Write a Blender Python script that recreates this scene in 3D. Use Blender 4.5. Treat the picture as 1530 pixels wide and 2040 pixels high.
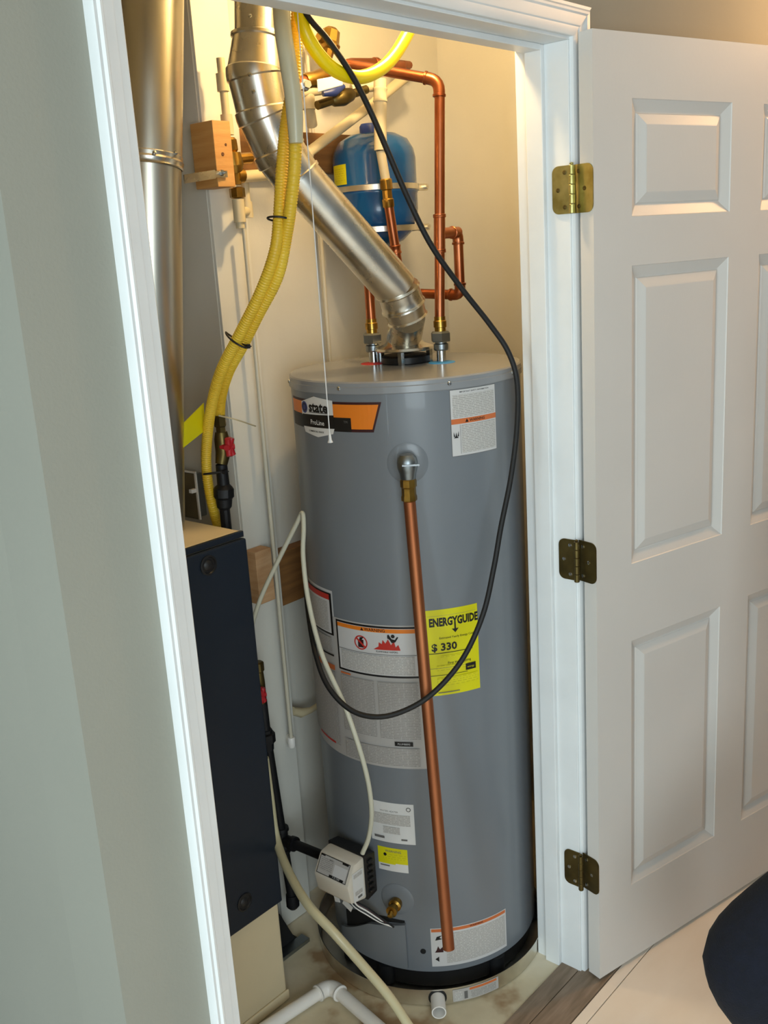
import bpy, bmesh, math, random
from mathutils import Vector, Matrix
random.seed(7)
S = bpy.context.scene
for o in list(bpy.data.objects): bpy.data.objects.remove(o)

# ------------------------------------------------------------------ camera
CAM = Vector((0.0, -1.045, 1.682))
RX = Vector((0.65187, -0.23078, 0.72236)); RY = Vector((-0.75584, -0.12064, 0.64354)); RZ = Vector((-0.06137, -0.96550, -0.25308))
right = Vector((RX[0], RY[0], RZ[0])); down = Vector((RX[1], RY[1], RZ[1])); fwd = Vector((RX[2], RY[2], RZ[2]))
cd = bpy.data.cameras.new('camera'); cam = bpy.data.objects.new('camera', cd); S.collection.objects.link(cam)
cam.matrix_world = Matrix(((right.x, -down.x, -fwd.x, CAM.x), (right.y, -down.y, -fwd.y, CAM.y), (right.z, -down.z, -fwd.z, CAM.z), (0, 0, 0, 1)))
cd.sensor_fit = 'HORIZONTAL'; cd.sensor_width = 36.0; cd.lens = 36.0 * 2000 / 1530; cd.clip_start = 0.02
S.camera = cam

# ------------------------------------------------------------------ world and lights
W = bpy.data.worlds.new('world'); S.world = W; W.use_nodes = True
W.node_tree.nodes['Background'].inputs[0].default_value = (0.80, 0.92, 1.0, 1); W.node_tree.nodes['Background'].inputs[1].default_value = 0.15
def area(name, loc, target, sx, sy, power, col):
    l = bpy.data.lights.new(name, 'AREA'); l.shape = 'RECTANGLE'; l.size = sx; l.size_y = sy; l.energy = power; l.color = col
    o = bpy.data.objects.new(name, l); S.collection.objects.link(o); o.location = loc
    o.rotation_euler = (Vector(target) - Vector(loc)).to_track_quat('-Z', 'Y').to_euler(); return o
area('side_window_daylight', (-2.6, -0.7, 1.3), (1.3, 0.2, 0.9), 1.2, 1.5, 52, (0.75, 0.93, 1.0))
area('front_window_daylight', (-0.9, -2.5, 1.5), (1.4, 0.3, 0.6), 1.3, 1.5, 42, (0.82, 0.95, 1.0))
hl = bpy.data.lights.new('hall_ceiling_light', 'POINT'); hl.energy = 24; hl.color = (1.0, 0.58, 0.26); hl.shadow_soft_size = 0.07
ho = bpy.data.objects.new('hall_ceiling_light', hl); S.collection.objects.link(ho); ho.location = (3.0, -0.62, 2.32)
S.view_settings.view_transform = 'Standard'; S.view_settings.look = 'None'; S.view_settings.gamma = 1.0
S.view_settings.use_curve_mapping = False; S.view_settings.exposure = 0.35

# ------------------------------------------------------------------ materials
def lin(h):
    h = h.lstrip('#'); c = [int(h[i:i+2], 16) / 255 for i in (0, 2, 4)]
    return tuple([(x / 12.92 if x <= 0.04045 else ((x + 0.055) / 1.055) ** 2.4) for x in c]) + (1,)
MATS = {}
def mat(name, col, rough=0.5, metal=0.0, var=0.06, vscale=6.0, bump=0.0, bscale=60.0, col2=None, stretch=(1, 1, 1), emit=None, trans=0.0, coat=0.0, rvar=0.0):
    m = bpy.data.materials.new(name); m.use_nodes = True; nt = m.node_tree; b = nt.nodes['Principled BSDF']
    tc = nt.nodes.new('ShaderNodeTexCoord'); mp = nt.nodes.new('ShaderNodeMapping'); mp.inputs['Scale'].default_value = stretch
    nt.links.new(tc.outputs['Object'], mp.inputs['Vector'])
    n = nt.nodes.new('ShaderNodeTexNoise'); n.inputs['Scale'].default_value = vscale; n.inputs['Detail'].default_value = 5
    nt.links.new(mp.outputs[0], n.inputs['Vector'])
    r = nt.nodes.new('ShaderNodeValToRGB'); c = lin(col)
    if col2: a, z = c, lin(col2)
    else: a = tuple(x * (1 - var) for x in c[:3]) + (1,); z = tuple(min(1, x * (1 + var)) for x in c[:3]) + (1,)
    r.color_ramp.elements[0].color = a; r.color_ramp.elements[1].color = z; r.color_ramp.elements[0].position = 0.35; r.color_ramp.elements[1].position = 0.65
    nt.links.new(n.outputs['Fac'], r.inputs[0]); nt.links.new(r.outputs[0], b.inputs['Base Color'])
    b.inputs['Roughness'].default_value = rough; b.inputs['Metallic'].default_value = metal
    if rvar:
        mr = nt.nodes.new('ShaderNodeMapRange'); mr.inputs['To Min'].default_value = rough - rvar; mr.inputs['To Max'].default_value = rough + rvar
        nt.links.new(n.outputs['Fac'], mr.inputs['Value']); nt.links.new(mr.outputs[0], b.inputs['Roughness'])
    if coat: b.inputs['Coat Weight'].default_value = coat
    if trans: b.inputs['Transmission Weight'].default_value = trans
    if emit: b.inputs['Emission Color'].default_value = lin(emit[0]); b.inputs['Emission Strength'].default_value = emit[1]
    if bump:
        n2 = nt.nodes.new('ShaderNodeTexNoise'); n2.inputs['Scale'].default_value = bscale; n2.inputs['Detail'].default_value = 3
        nt.links.new(mp.outputs[0], n2.inputs['Vector'])
        bp = nt.nodes.new('ShaderNodeBump'); bp.inputs['Strength'].default_value = bump; bp.inputs['Distance'].default_value = 0.002
        nt.links.new(n2.outputs['Fac'], bp.inputs['Height']); nt.links.new(bp.outputs[0], b.inputs['Normal'])
    MATS[name] = m; return m
def fineprint(name, paper, ink, rowh=0.0035, wordw=0.02, gap=0.45):
    m = bpy.data.materials.new(name); m.use_nodes = True; nt = m.node_tree; b = nt.nodes['Principled BSDF']
    uv = nt.nodes.new('ShaderNodeUVMap'); br = nt.nodes.new('ShaderNodeTexBrick')
    nt.links.new(uv.outputs[0], br.inputs['Vector'])
    br.inputs['Scale'].default_value = 1.0; br.inputs['Brick Width'].default_value = wordw; br.inputs['Row Height'].default_value = rowh
    br.inputs['Mortar Size'].default_value = rowh * gap * 0.5; br.inputs['Mortar Smooth'].default_value = 0.1
    br.offset = 0.37; br.squash = 0.6; br.squash_frequency = 3
    br.inputs['Color1'].default_value = lin(ink); br.inputs['Color2'].default_value = lin(ink); br.inputs['Mortar'].default_value = lin(paper)
    n = nt.nodes.new('ShaderNodeTexNoise'); n.inputs['Scale'].default_value = 420; nt.links.new(uv.outputs[0], n.inputs['Vector'])
    mx = nt.nodes.new('ShaderNodeMix'); mx.data_type = 'RGBA'; mx.inputs[7].default_value = lin(paper)
    nt.links.new(br.outputs['Color'], mx.inputs[6]); nt.links.new(n.outputs['Fac'], mx.inputs[0])
    nt.links.new(mx.outputs[2], b.inputs['Base Color']); b.inputs['Roughness'].default_value = 0.55
    MATS[name] = m; return m
mat('wall_paint', '#929186', 0.85, bump=0.15, bscale=220, var=0.02, vscale=3)
mat('closet_drywall', '#cfccc2', 0.9, var=0.05, vscale=2.5, bump=0.2, bscale=90)
mat('end_white', '#d6d4cb', 0.75, var=0.03)
mat('ceiling_paint', '#d8d4ca', 0.9, var=0.02)
mat('trim_white', '#dee0e0', 0.38, var=0.03, vscale=9, bump=0.08, bscale=25)
mat('door_white', '#cfcac4', 0.42, var=0.015, vscale=4, bump=0.06, bscale=120)
mat('tank_gray', '#767b81', 0.36, var=0.03, vscale=3, coat=0.15, bump=0.03, bscale=10)
mat('tank_top_gray', '#8f9194', 0.24, var=0.04, vscale=5)
mat('galvanized', '#d2cec4', 0.28, 1.0, var=0.12, vscale=14, rvar=0.06)
mat('galvanized_dull', '#dedad0', 0.36, 1.0, var=0.15, vscale=9, rvar=0.1)
mat('duct_metal', '#d0cbbd', 0.34, 1.0, var=0.1, vscale=10, stretch=(1, 1, 0.25), rvar=0.06)
mat('zinc', '#8f969a', 0.38, 1.0, var=0.1)
mat('zinc_bright', '#c9cdd0', 0.2, 1.0)
mat('copper', '#b8714c', 0.34, 1.0, col2='#9a5636', vscale=8, rvar=0.1)
mat('copper_tube', '#a5653f', 0.5, 0.8, col2='#8a4c2e', vscale=12, stretch=(1, 1, 0.2), rvar=0.08)
mat('brass', '#b58f45', 0.3, 1.0, col2='#8e6b2e', vscale=20)
mat('hinge_brass', '#c0b678', 0.42, 1.0, col2='#9d9355', vscale=30)
mat('brass_dark', '#6f6038', 0.42, 0.9, col2='#54482a', vscale=20)
mat('cpvc', '#cdbf9c', 0.45, var=0.05)
mat('pvc_white', '#f0ece6', 0.35, var=0.03, vscale=12)
mat('pex_white', '#c9c3b0', 0.4, var=0.04)
mat('yellow_jacket', '#ecca40', 0.42, col2='#dfb42a', vscale=9)
mat('yellow_smooth', '#f4dc00', 0.3, col2='#ecd200', vscale=5)
mat('glare_pale', '#d2cfb4', 0.35, var=0.05, trans=0.15)  # whitish tone stands in for daylight glare on the yellow hose
mat('tube_white', '#c9c7b4', 0.4, var=0.05)
mat('tube_vinyl', '#c3bb98', 0.35, var=0.06)
mat('black_rubber', '#0b0b0c', 0.62, var=0.1)
mat('black_iron', '#1d1e21', 0.5, 0.4, var=0.2, vscale=30, bump=0.3)
mat('black_plastic', '#141416', 0.45)
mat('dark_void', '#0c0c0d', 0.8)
mat('furnace_navy', '#0e1b29', 0.45, var=0.1, vscale=3)
mat('furnace_tan', '#d8c7a4', 0.5, var=0.04, vscale=4)
mat('tank_blue', '#0b4f88', 0.22, var=0.08, coat=0.3)
mat('cap_blue', '#1c3a86', 0.45)
mat('valve_blue', '#21336f', 0.45)
mat('red_plastic', '#b01f28', 0.4)
mat('red_paint', '#c12a30', 0.5)
mat('blue_paint', '#3f9be0', 0.5)
mat('pine', '#cb9a5c', 0.6, col2='#b98345', vscale=5, stretch=(1, 1, 12), bump=0.2)
mat('pine_pale', '#c7a17a', 0.65, col2='#b3895f', vscale=5, stretch=(2, 2, 14), bump=0.2)
mat('pine_brown', '#8f6436', 0.65, col2='#75502b', vscale=5, stretch=(1, 1, 12), bump=0.2)
mat('knot', '#5c3517', 0.7)
mat('paper_white', '#cfcdcc', 0.5, var=0.02)
mat('paper_grey', '#b6b2ae', 0.5, var=0.02)
mat('ink_black', '#141212', 0.5)
mat('ink_maroon', '#3a1516', 0.5)
mat('ink_grey', '#6a6866', 0.5)
mat('ink_orange', '#e88022', 0.45)
mat('ink_warn', '#d0703c', 0.5)
mat('ink_red', '#c23128', 0.5)
mat('ink_yellow', '#dcd40f', 0.45, var=0.02)
mat('ink_white', '#dedddb', 0.5)
mat('ink_blue', '#38407a', 0.5)
mat('valve_white', '#d8d0c2', 0.4, var=0.02)
mat('navy_cloth', '#040917', 0.95, col2='#070d1e', vscale=60, bump=0.6, bscale=300)
mat('skin', '#b98468', 0.55)
mat('hair', '#2b2019', 0.7)
mat('concrete', '#d3c6a8', 0.7, col2='#e2d8c2', vscale=3.5, bump=0.4, bscale=40)
mat('stain', '#7a6a50', 0.8)
mat('wood_plank', '#8f7c69', 0.5, col2='#75634f', vscale=7, stretch=(1.2, 9, 1), bump=0.2, bscale=30)
mat('tile', '#efe3d4', 0.32, col2='#e2d3c1', vscale=2.2, stretch=(1, 2.4, 1))
mat('grout', '#6f6355', 0.9)
mat('glass_bulb', '#ffe2b0', 0.3, emit=('#ffc468', 8.0))
fineprint('print_rows', '#cdcac6', '#77736f')
fineprint('print_rows_grey', '#b5b1ad', '#6d6966', rowh=0.0038, wordw=0.03)
fineprint('print_rows_yellow', '#dcd40f', '#8c8712', rowh=0.005, wordw=0.012, gap=0.8)

MATS['concrete'].node_tree.nodes['Color Ramp'].color_ramp.elements[0].position = 0.47
cr_ = [n for n in MATS['concrete'].node_tree.nodes if n.type == 'VALTORGB'][0].color_ramp
e_ = cr_.elements.new(0.37); e_.color = lin('#a08360'); e_ = cr_.elements.new(0.42); e_.color = lin('#cbbd9f')
# ------------------------------------------------------------------ helpers
def V(x, y, z): return Vector((x, y, z))
class MB:
    def __init__(s): s.v = []; s.f = []; s.m = []; s.mats = []; s.uv = {}
    def mi(s, m):
        if m not in s.mats: s.mats.append(m)
        return s.mats.index(m)
    def add(s, vs, fs, m=None, uvs=None):
        b = len(s.v); s.v += [Vector(v) for v in vs]; k = s.mi(m)
        for f in fs:
            s.f.append([i + b for i in f]); s.m.append(k)
        if uvs:
            for i, u in enumerate(uvs): s.uv[b + i] = u
        return s
    def box(s, a, b, m=None, rot=None, c=None):
        a, b = Vector(a), Vector(b); vs = [Vector((x, y, z)) for x in (a.x, b.x) for y in (a.y, b.y) for z in (a.z, b.z)]
        if rot is not None:
            c = Vector(c) if c is not None else (a + b) / 2
            vs = [c + rot @ (v - c) for v in vs]
        return s.add(vs, [(0, 1, 3, 2), (4, 6, 7, 5), (0, 4, 5, 1), (2, 3, 7, 6), (0, 2, 6, 4), (1, 5, 7, 3)], m)
    def tube(s, pts, r, m=None, n=12, cap=True):
        pts = [Vector(p) for p in pts]; N = len(pts); rr = r if isinstance(r, (list, tuple)) else [r] * N
        T = []
        for i in range(N):
            t = (pts[min(i + 1, N - 1)] - pts[max(i - 1, 0)])
            T.append(t.normalized() if t.length > 1e-9 else (T[-1] if T else Vector((0, 0, 1))))
        u = T[0].orthogonal().normalized(); vs = []
        for i in range(N):
            u = (u - T[i] * u.dot(T[i])).normalized(); w = T[i].cross(u)
            for k in range(n):
                a = 2 * math.pi * k / n; vs.append(pts[i] + (u * math.cos(a) + w * math.sin(a)) * rr[i])
        fs = [(i * n + k, i * n + (k + 1) % n, (i + 1) * n + (k + 1) % n, (i + 1) * n + k) for i in range(N - 1) for k in range(n)]
        if cap: fs += [tuple(range(n))[::-1], tuple((N - 1) * n + k for k in range(n))]
        return s.add(vs, fs, m)
    def lathe(s, prof, org, axis=(0, 0, 1), m=None, n=32, cap=True, ref=None):   # prof: (radius, height) along the axis
        ax = Vector(axis).normalized(); u = Vector(ref).normalized() if ref else ax.orthogonal().normalized(); w = ax.cross(u); org = Vector(org); vs = []
        for r, h in prof:
            for k in range(n):
                a = 2 * math.pi * k / n; vs.append(org + ax * h + (u * math.cos(a) + w * math.sin(a)) * r)
        N = len(prof)
        fs = [(i * n + k, i * n + (k + 1) % n, (i + 1) * n + (k + 1) % n, (i + 1) * n + k) for i in range(N - 1) for k in range(n)]
        if cap: fs += [tuple(range(n))[::-1], tuple((N - 1) * n + k for k in range(n))]
        return s.add(vs, fs, m)
    def prism(s, poly, d, m=None):      # polygon of 3D points pushed along d
        n = len(poly); P = [Vector(p) for p in poly]; Q = [p + Vector(d) for p in P]
        return s.add(P + Q, [tuple(range(n))[::-1], tuple(range(n, 2 * n))] + [(i, (i + 1) % n, n + (i + 1) % n, n + i) for i in range(n)], m)
ORG = {}
def obj(name, mb, parent=None, m=None, smooth=None, bevel=0, org=None, label=None):
    me = bpy.data.meshes.new(name)
    zs = [v.z for v in mb.v]; xs = [v.x for v in mb.v]; ys = [v.y for v in mb.v]
    o0 = Vector(org) if org else Vector(((min(xs) + max(xs)) / 2, (min(ys) + max(ys)) / 2, min(zs)))
    me.from_pydata([tuple(v - o0) for v in mb.v], [], mb.f)
    for mm in mb.mats: me.materials.append(MATS[mm or m])
    me.polygons.foreach_set('material_index', mb.m)
    if mb.uv:
        uvl = me.uv_layers.new(name='UVMap')
        for l in me.loops: uvl.data[l.index].uv = mb.uv.get(l.vertex_index, (0, 0))
    me.validate(); me.update()
    bm = bmesh.new(); bm.from_mesh(me); bmesh.ops.recalc_face_normals(bm, faces=bm.faces)
    if bevel:
        ed = [e for e in bm.edges if len(e.link_faces) == 2 and e.calc_face_angle(0) > 0.6]
        bmesh.ops.bevel(bm, geom=ed, offset=bevel, segments=2, affect='EDGES', profile=0.6)
    bm.to_mesh(me); bm.free()
    if smooth:
        me.polygons.foreach_set('use_smooth', [True] * len(me.polygons)); me.set_sharp_from_angle(angle=math.radians(smooth if smooth > 1 else 40))
    o = bpy.data.objects.new(name, me); S.collection.objects.link(o); link(o, parent, o0)
    if label: o['label'] = label
    return o
def link(o, parent, w):
    ORG[o.name] = Vector(w)
    if parent: o.parent = parent; o.location = Vector(w) - ORG[parent.name]
    else: o.location = w
def thing(name, label, cat, loc=(0, 0, 0), group=None):
    o = bpy.data.objects.new(name, None); o.empty_display_size = 0.05; S.collection.objects.link(o); link(o, None, Vector(loc)); tag(o, label, cat, group); return o
def tag(o, label, cat, group=None):
    o['label'] = label; o['category'] = cat
    if group: o['group'] = group
    return o
def struct(name, mb, m, parent=None, **k):
    o = obj(name, mb, parent, m, **k)
    if not parent: o['kind'] = 'structure'
    return o
def curve(pts, n=8):                 # Catmull-Rom through the points
    P = [Vector(p) for p in pts]; P = [P[0] * 2 - P[1]] + P + [P[-1] * 2 - P[-2]]; out = []
    for i in range(1, len(P) - 2):
        a, b, c, d = P[i - 1:i + 3]
        for k in range(n):
            t = k / n; out.append(0.5 * ((2 * b) + (c - a) * t + (2 * a - 5 * b + 4 * c - d) * t * t + (3 * b - a - 3 * c + d) * t ** 3))
    return out + [P[-2]]
def seg(pts, step):                  # resample at even steps
    out = [pts[0]]; acc = 0
    for a, b in zip(pts, pts[1:]):
        L = (b - a).length; d = step - acc
        while d <= L: out.append(a + (b - a) * (d / L)); d += step
        acc = (acc + L) % step
    return out
GL = {}
def glyphs(txt, size, bold=0.0, align='CENTER'):
    k = (txt, size, bold, align)
    if k in GL: return GL[k]
    c = bpy.data.curves.new('lettering', 'FONT'); c.body = txt; c.size = size; c.align_x = align; c.align_y = 'CENTER'; c.offset = bold * size; c.resolution_u = 2
    o = bpy.data.objects.new('lettering', c); S.collection.objects.link(o)
    me = bpy.data.meshes.new_from_object(o.evaluated_get(bpy.context.evaluated_depsgraph_get()))
    r = ([tuple(v.co) for v in me.vertices], [tuple(p.vertices) for p in me.polygons])
    bpy.data.objects.remove(o); bpy.data.curves.remove(c); bpy.data.meshes.remove(me); GL[k] = r; return r
class Sheet:                         # flat print laid on a surface through a mapping (u, v, h) -> point
    def __init__(s, M, step=0.01): s.M = M; s.mb = MB(); s.h = 0.0004; s.step = step
    def rect(s, u0, v0, u1, v1, m, lift=True):
        if lift: s.h += 0.00012
        n = max(1, int(abs(u1 - u0) / s.step)); vs = []; uv = []
        for i in range(n + 1):
            u = u0 + (u1 - u0) * i / n
            for v in (v0, v1): vs.append(s.M(u, v, s.h)); uv.append((u, v))
        s.mb.add(vs, [(2 * i, 2 * i + 2, 2 * i + 3, 2 * i + 1) for i in range(n)], m, uv)
    def frame(s, u0, v0, u1, v1, w, m):
        s.h += 0.00012
        for a in ((u0, v0, u1, v0 + w), (u0, v1 - w, u1, v1), (u0, v0 + w, u0 + w, v1 - w), (u1 - w, v0 + w, u1, v1 - w)): s.rect(*a, m, False)
    def poly(s, pts, m):
        s.h += 0.00012
        from mathutils.geometry import tessellate_polygon
        for tri in tessellate_polygon([[Vector((u, v, 0)) for u, v in pts]]):
            T = [pts[i] for i in tri]; lo, hi = min(p[0] for p in T), max(p[0] for p in T)
            k = math.floor(lo / s.step)
            while k * s.step < hi:
                Q = T
                for e, sg in ((k * s.step, 1), ((k + 1) * s.step, -1)):
                    out = []
                    for i in range(len(Q)):
                        a, b_ = Q[i], Q[(i + 1) % len(Q)]; da, db = sg * (a[0] - e), sg * (b_[0] - e)
                        if da >= 0: out.append(a)
                        if (da > 0 > db) or (da < 0 < db): t = da / (da - db); out.append((a[0] + (b_[0] - a[0]) * t, a[1] + (b_[1] - a[1]) * t))
                    Q = out
                    if len(Q) < 3: break
                if len(Q) >= 3: s.mb.add([s.M(u, v, s.h) for u, v in Q], [tuple(range(len(Q)))], m, list(Q))
                k += 1
    def disc(s, u, v, r, m, n=20, r0=0):
        s.h += 0.00012
        if r0 == 0: s.poly([(u + r * math.cos(2 * math.pi * k / n), v + r * math.sin(2 * math.pi * k / n)) for k in range(n)], m); return
        vs = [s.M(u + q * math.cos(2 * math.pi * k / n), v + q * math.sin(2 * math.pi * k / n), s.h) for q in (r0, r) for k in range(n)]
        s.mb.add(vs, [(k, (k + 1) % n, n + (k + 1) % n, n + k) for k in range(n)], m)
    def text(s, t, u, v, size, m, bold=0.0, align='CENTER', squeeze=1.0):
        s.h += 0.00012; vs, fs = glyphs(t, size, bold, align)
        s.mb.add([s.M(u + x * squeeze, v + y, s.h) for x, y, z in vs], fs, m)
    def done(s, name, parent, label=None): return obj(name, s.mb, parent, 'paper_white', label=label)

# ================================================================== STRUCTURE
H = 2.44; JX0, JX1, JD, HZ = 0.772, 1.768, 0.118, 2.036
b = MB()
for a, c in (((0.589, 0, 0), (JX0 - 0.018, JD, H)), ((JX1 + 0.018, 0, 0), (4.2, JD, H)), ((JX0 - 0.018, 0, HZ + 0.018), (JX1 + 0.018, JD, H))): b.box(a, c)
struct('wall_front', b, 'wall_paint')
struct('wall_left', MB().box((0.589, JD, 0), (0.70, 1.75, H)), 'wall_paint')
struct('wall_back', MB().box((1.56, 0.746, 0), (2.46, 0.86, H)), 'closet_drywall')
struct('wall_right', MB().box((2.345, JD, 0), (2.46, 0.746, H)), 'closet_drywall')
wpt = struct('wall_partition', MB().box((1.455, 0.70, 0), (1.56, 1.65, H)), 'closet_drywall')
obj('end_panel', MB().box((1.457, 0.692, 0.002), (1.558, 0.7, H - .002)), wpt, 'end_white', bevel=0.001)
struct('wall_rear', MB().box((0.70, 1.65, 0), (1.6, 1.75, H)), 'closet_drywall')
struct('ceiling', MB().box((-2.5, -4.0, H), (4.2, 1.75, H + 0.06)), 'ceiling_paint')
# floor: subfloor, closet concrete, threshold planks, tiles
fl = struct('floor', MB().box((-2.5, -4.0, -0.06), (4.2, 1.75, -0.004)), 'grout')
b = MB(); n = 28
vs = []; fs = []
for i in range(n + 1):
    for j in range(n + 1):
        x = 0.70 + (2.345 - 0.70) * i / n; y = 0.052 + (1.65 - 0.052) * j / n
        vs.append((x, y, 0.0 + 0.0012 * math.sin(7 * x + 3 * y) * math.sin(9 * y)))
        if i < n and j < n: q = i * (n + 1) + j; fs.append((q, q + n + 1, q + n + 2, q + 1))
b.add(vs, fs); obj('concrete_slab', b, fl, 'concrete', smooth=60)
for y0, y1 in ((0.0075, 0.0515), (-0.0635, 0.0055)):
    obj('plank', MB().box((JX0 - 0.1, y0, -0.004), (2.05, y1, 0.004)), fl, 'wood_plank', bevel=0.001)
TJ = -0.092; tw, tl = 0.60, 1.20
for a0, a1 in ((0.30, 1.22), (1.22, 2.42), (2.42, 3.3)):
    obj('tile', MB().box((a0, TJ + 0.0012, -0.004), (a1 - 0.0012, -0.0655, 0.0015)), fl, 'tile', bevel=0.0006)
for r_ in range(5):
    y1 = TJ - 0.001 - r_ * tw
    for c_ in range(-3, 7):
        x0 = c_ * tl + (0.6 if r_ % 2 else 0.0) + 0.02
        obj('tile', MB().box((x0, y1 - tw + 0.002, -0.004), (x0 + tl - 0.002, y1, 0.0015)), fl, 'tile', bevel=0.0006)
# jambs and stops
b = MB()
b.box((JX0 - 0.018, 0, 0), (JX0, JD, HZ)); b.box((JX1, 0, 0), (JX1 + 0.018, JD, HZ)); b.box((JX0 - 0.018, 0, HZ), (JX1 + 0.018, JD, HZ + 0.018))
b2 = MB()
b2.box((JX0, 0.052, 0), (JX0 + 0.011, 0.09, HZ)); b2.box((JX1 - 0.011, 0.052, 0.0), (JX1, 0.09, HZ)); b2.box((JX0 + 0.011, 0.052, HZ - 0.011), (JX1 - 0.011, 0.09, HZ))
fr = struct('door_frame', b, 'trim_white', bevel=0.0012); fr.name = 'trim_1'; ORG['trim_1'] = ORG['door_frame']
obj('door_stop', b2, fr, 'trim_white', bevel=0.002)
# moulded casing, profile (distance from opening, thickness)
PROF = [(0, 0), (0, 0.009), (0.002, 0.0105), (0.016, 0.0115), (0.018, 0.014), (0.021, 0.0145), (0.036, 0.016), (0.039, 0.019), (0.043, 0.0195), (0.047, 0.017), (0.052, 0.0175), (0.054, 0.014), (0.054, 0)]
def casing(name, kind):
    L = JX0 - 0.004; Rr = JX1 + 0.005; T = HZ + 0.005; vs = []
    for d, t in PROF:
        k = 0.85 if kind == 'l' else 1.0
        if kind == 'l': vs += [(L - d * k, -t, 0), (L - d * k, -t, T + d)]
        elif kind == 'r': vs += [(Rr + d, -t * 0.8, 0), (Rr + d, -t * 0.8, T + d)]
        else: vs += [(L - d * 0.85, -t, T + d), (Rr + d, -t, T + d)]
    N = len(PROF); fs = [(2 * i, 2 * i + 2, 2 * i + 3, 2 * i + 1) for i in range(N - 1)] + [tuple(2 * i for i in range(N)), tuple(2 * i + 1 for i in range(N))]
    return struct(name, MB().add(vs, fs), 'trim_white', smooth=35)
casing('trim_2', 'l'); casing('trim_3', 'h'); casing('trim_4', 'r')
struct('baseboard_right', MB().box((JX1 + 0.08, -0.013, 0.002), (4.2, 0, 0.09)), 'trim_white', bevel=0.003)

# ------------------------------------------------------------------ six-panel door, opened back against the wall
A = math.radians(-13.94); DD = Vector((math.cos(A), math.sin(A), 0)); DN = Vector((-DD.y, DD.x, 0)); P0 = Vector((1.763, -0.053, 0))   # DN points to the wall
DW, DT, DB, DTOP = 0.93, 0.034, 0.012, 2.045
def dp(u, z, k=0): return P0 + DD * u + DN * k + Vector((0, 0, z))
dr = thing('door_1', 'x', 'x', P0); del dr['label']; del dr['category']; dr['kind'] = 'structure'
cu = [0.107, 0.412, 0.519, 0.824]; cz = [(0.214, 0.824), (1.0, 1.62), (1.713, 1.930)]
us = [0] + cu + [DW]; zs = [DB, 0.214, 0.824, 1.0, 1.62, 1.713, 1.930, DTOP]
b = MB()
for side, k0 in ((0, 0.0), (1, DT)):
    sg = 1 if side == 0 else -1
    for i in range(5):
        for j in range(7):
            u0, u1, z0, z1 = us[i], us[i + 1], zs[j], zs[j + 1]
            if not (i in (1, 3) and j in (1, 3, 5)):
                b.add([dp(u0, z0, k0), dp(u1, z0, k0), dp(u1, z1, k0), dp(u0, z1, k0)], [(0, 1, 2, 3)])
            else:      # ogee, flat recess, raised field
                rings = [(0, 0), (0.0015, 0.002), (0.020, 0.0115), (0.0225, 0.0125), (0.0245, 0.0125), (0.0265, 0.0100), (0.044, 0.0035), (0.046, 0.0030)]
                vs = []
                for w, d in rings:
                    for (u, z) in ((u0 + w, z0 + w), (u1 - w, z0 + w), (u1 - w, z1 - w), (u0 + w, z1 - w)): vs.append(dp(u, z, k0 + sg * d))
                fs = [(4 * r + q, 4 * r + (q + 1) % 4, 4 * r + 4 + (q + 1) % 4, 4 * r + 4 + q) for r in range(len(rings) - 1) for q in range(4)]
                fs.append(tuple(4 * (len(rings) - 1) + q for q in range(4))); b.add(vs, fs)
for (a, c) in (((0, DB), (0, DTOP)), ((DW, DB), (DW, DTOP)), ((0, DB), (DW, DB)), ((0, DTOP), (DW, DTOP))):
    b.add([dp(a[0], a[1], 0), dp(c[0], c[1], 0), dp(c[0], c[1], DT), dp(a[0], a[1], DT)], [(0, 1, 2, 3)])
obj('door_panel', b, dr, 'door_white')
kn = MB(); kc = dp(0.868, 0.92, -0.004)
kn.lathe([(0.0, 0), (0.032, 0.0), (0.032, 0.006), (0.012, 0.01), (0.011, 0.03), (0.022, 0.036), (0.027, 0.05), (0.02, 0.062), (0, 0.064)], kc, -DN, 'hinge_brass', 24)
obj('door_knob', kn, dr, smooth=35)
def hinge(zc, m):
    h = MB(); hh = 0.0445
    def leaf(p, ax, nx, w):
        pts = []
        for (cx, cz_, a0) in ((w - 0.014, hh - 0.014, 0), (0.0, hh, None), (0.0, -hh, None), (w - 0.014, -hh + 0.014, -90)):
            if a0 is None: pts.append((cx, cz_))
            else:
                for q in range(6):
                    a = math.radians(a0 + 18 * q); pts.append((cx + 0.014 * math.cos(a), cz_ + 0.014 * math.sin(a)))
        order = pts[6:8] + pts[8:] + pts[:6]
        h.prism([p + ax * u + Vector((0, 0, zc + v)) for u, v in order], nx * 0.0022, m)
        for u, v in ((0.012, 0.032), (0.027, 0.0), (0.012, -0.032)):
            h.lathe([(0.0042, 0), (0.0042, 0.001), (0.002, 0.0014), (0.0, 0.0010)], p + ax * u + Vector((0, 0, zc + v)) + nx * 0.0022, nx, 'zinc_bright' if m != 'hinge_brass' else 'brass_dark', 10)
    px = Vector((JX1 - 0.009, -0.009, 0))
    leaf(Vector((JX1 - 0.0005, -0.002, 0)), Vector((0, 1, 0)), Vector((-1, 0, 0)), 0.040)
    leaf(P0 + DN * (DT + 0.013) - DD * 0.0005, -DN, -DD, 0.048)
    o = obj('hinge', h, dr)
    pin = MB()
    for q in range(5): pin.lathe([(0.0052, 0.0), (0.0058, 0.001), (0.0058, 0.0165), (0.0052, 0.0172)], px + Vector((0, 0, zc - 0.0445 + q * 0.0178)), (0, 0, 1), m, 14)
    pin.lathe([(0.003, 0), (0.004, 0.003), (0.0, 0.005)], px + Vector((0, 0, zc + 0.0445)), (0, 0, 1), m, 12)
    obj('hinge_pin', pin, o, smooth=30)
    return o
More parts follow.
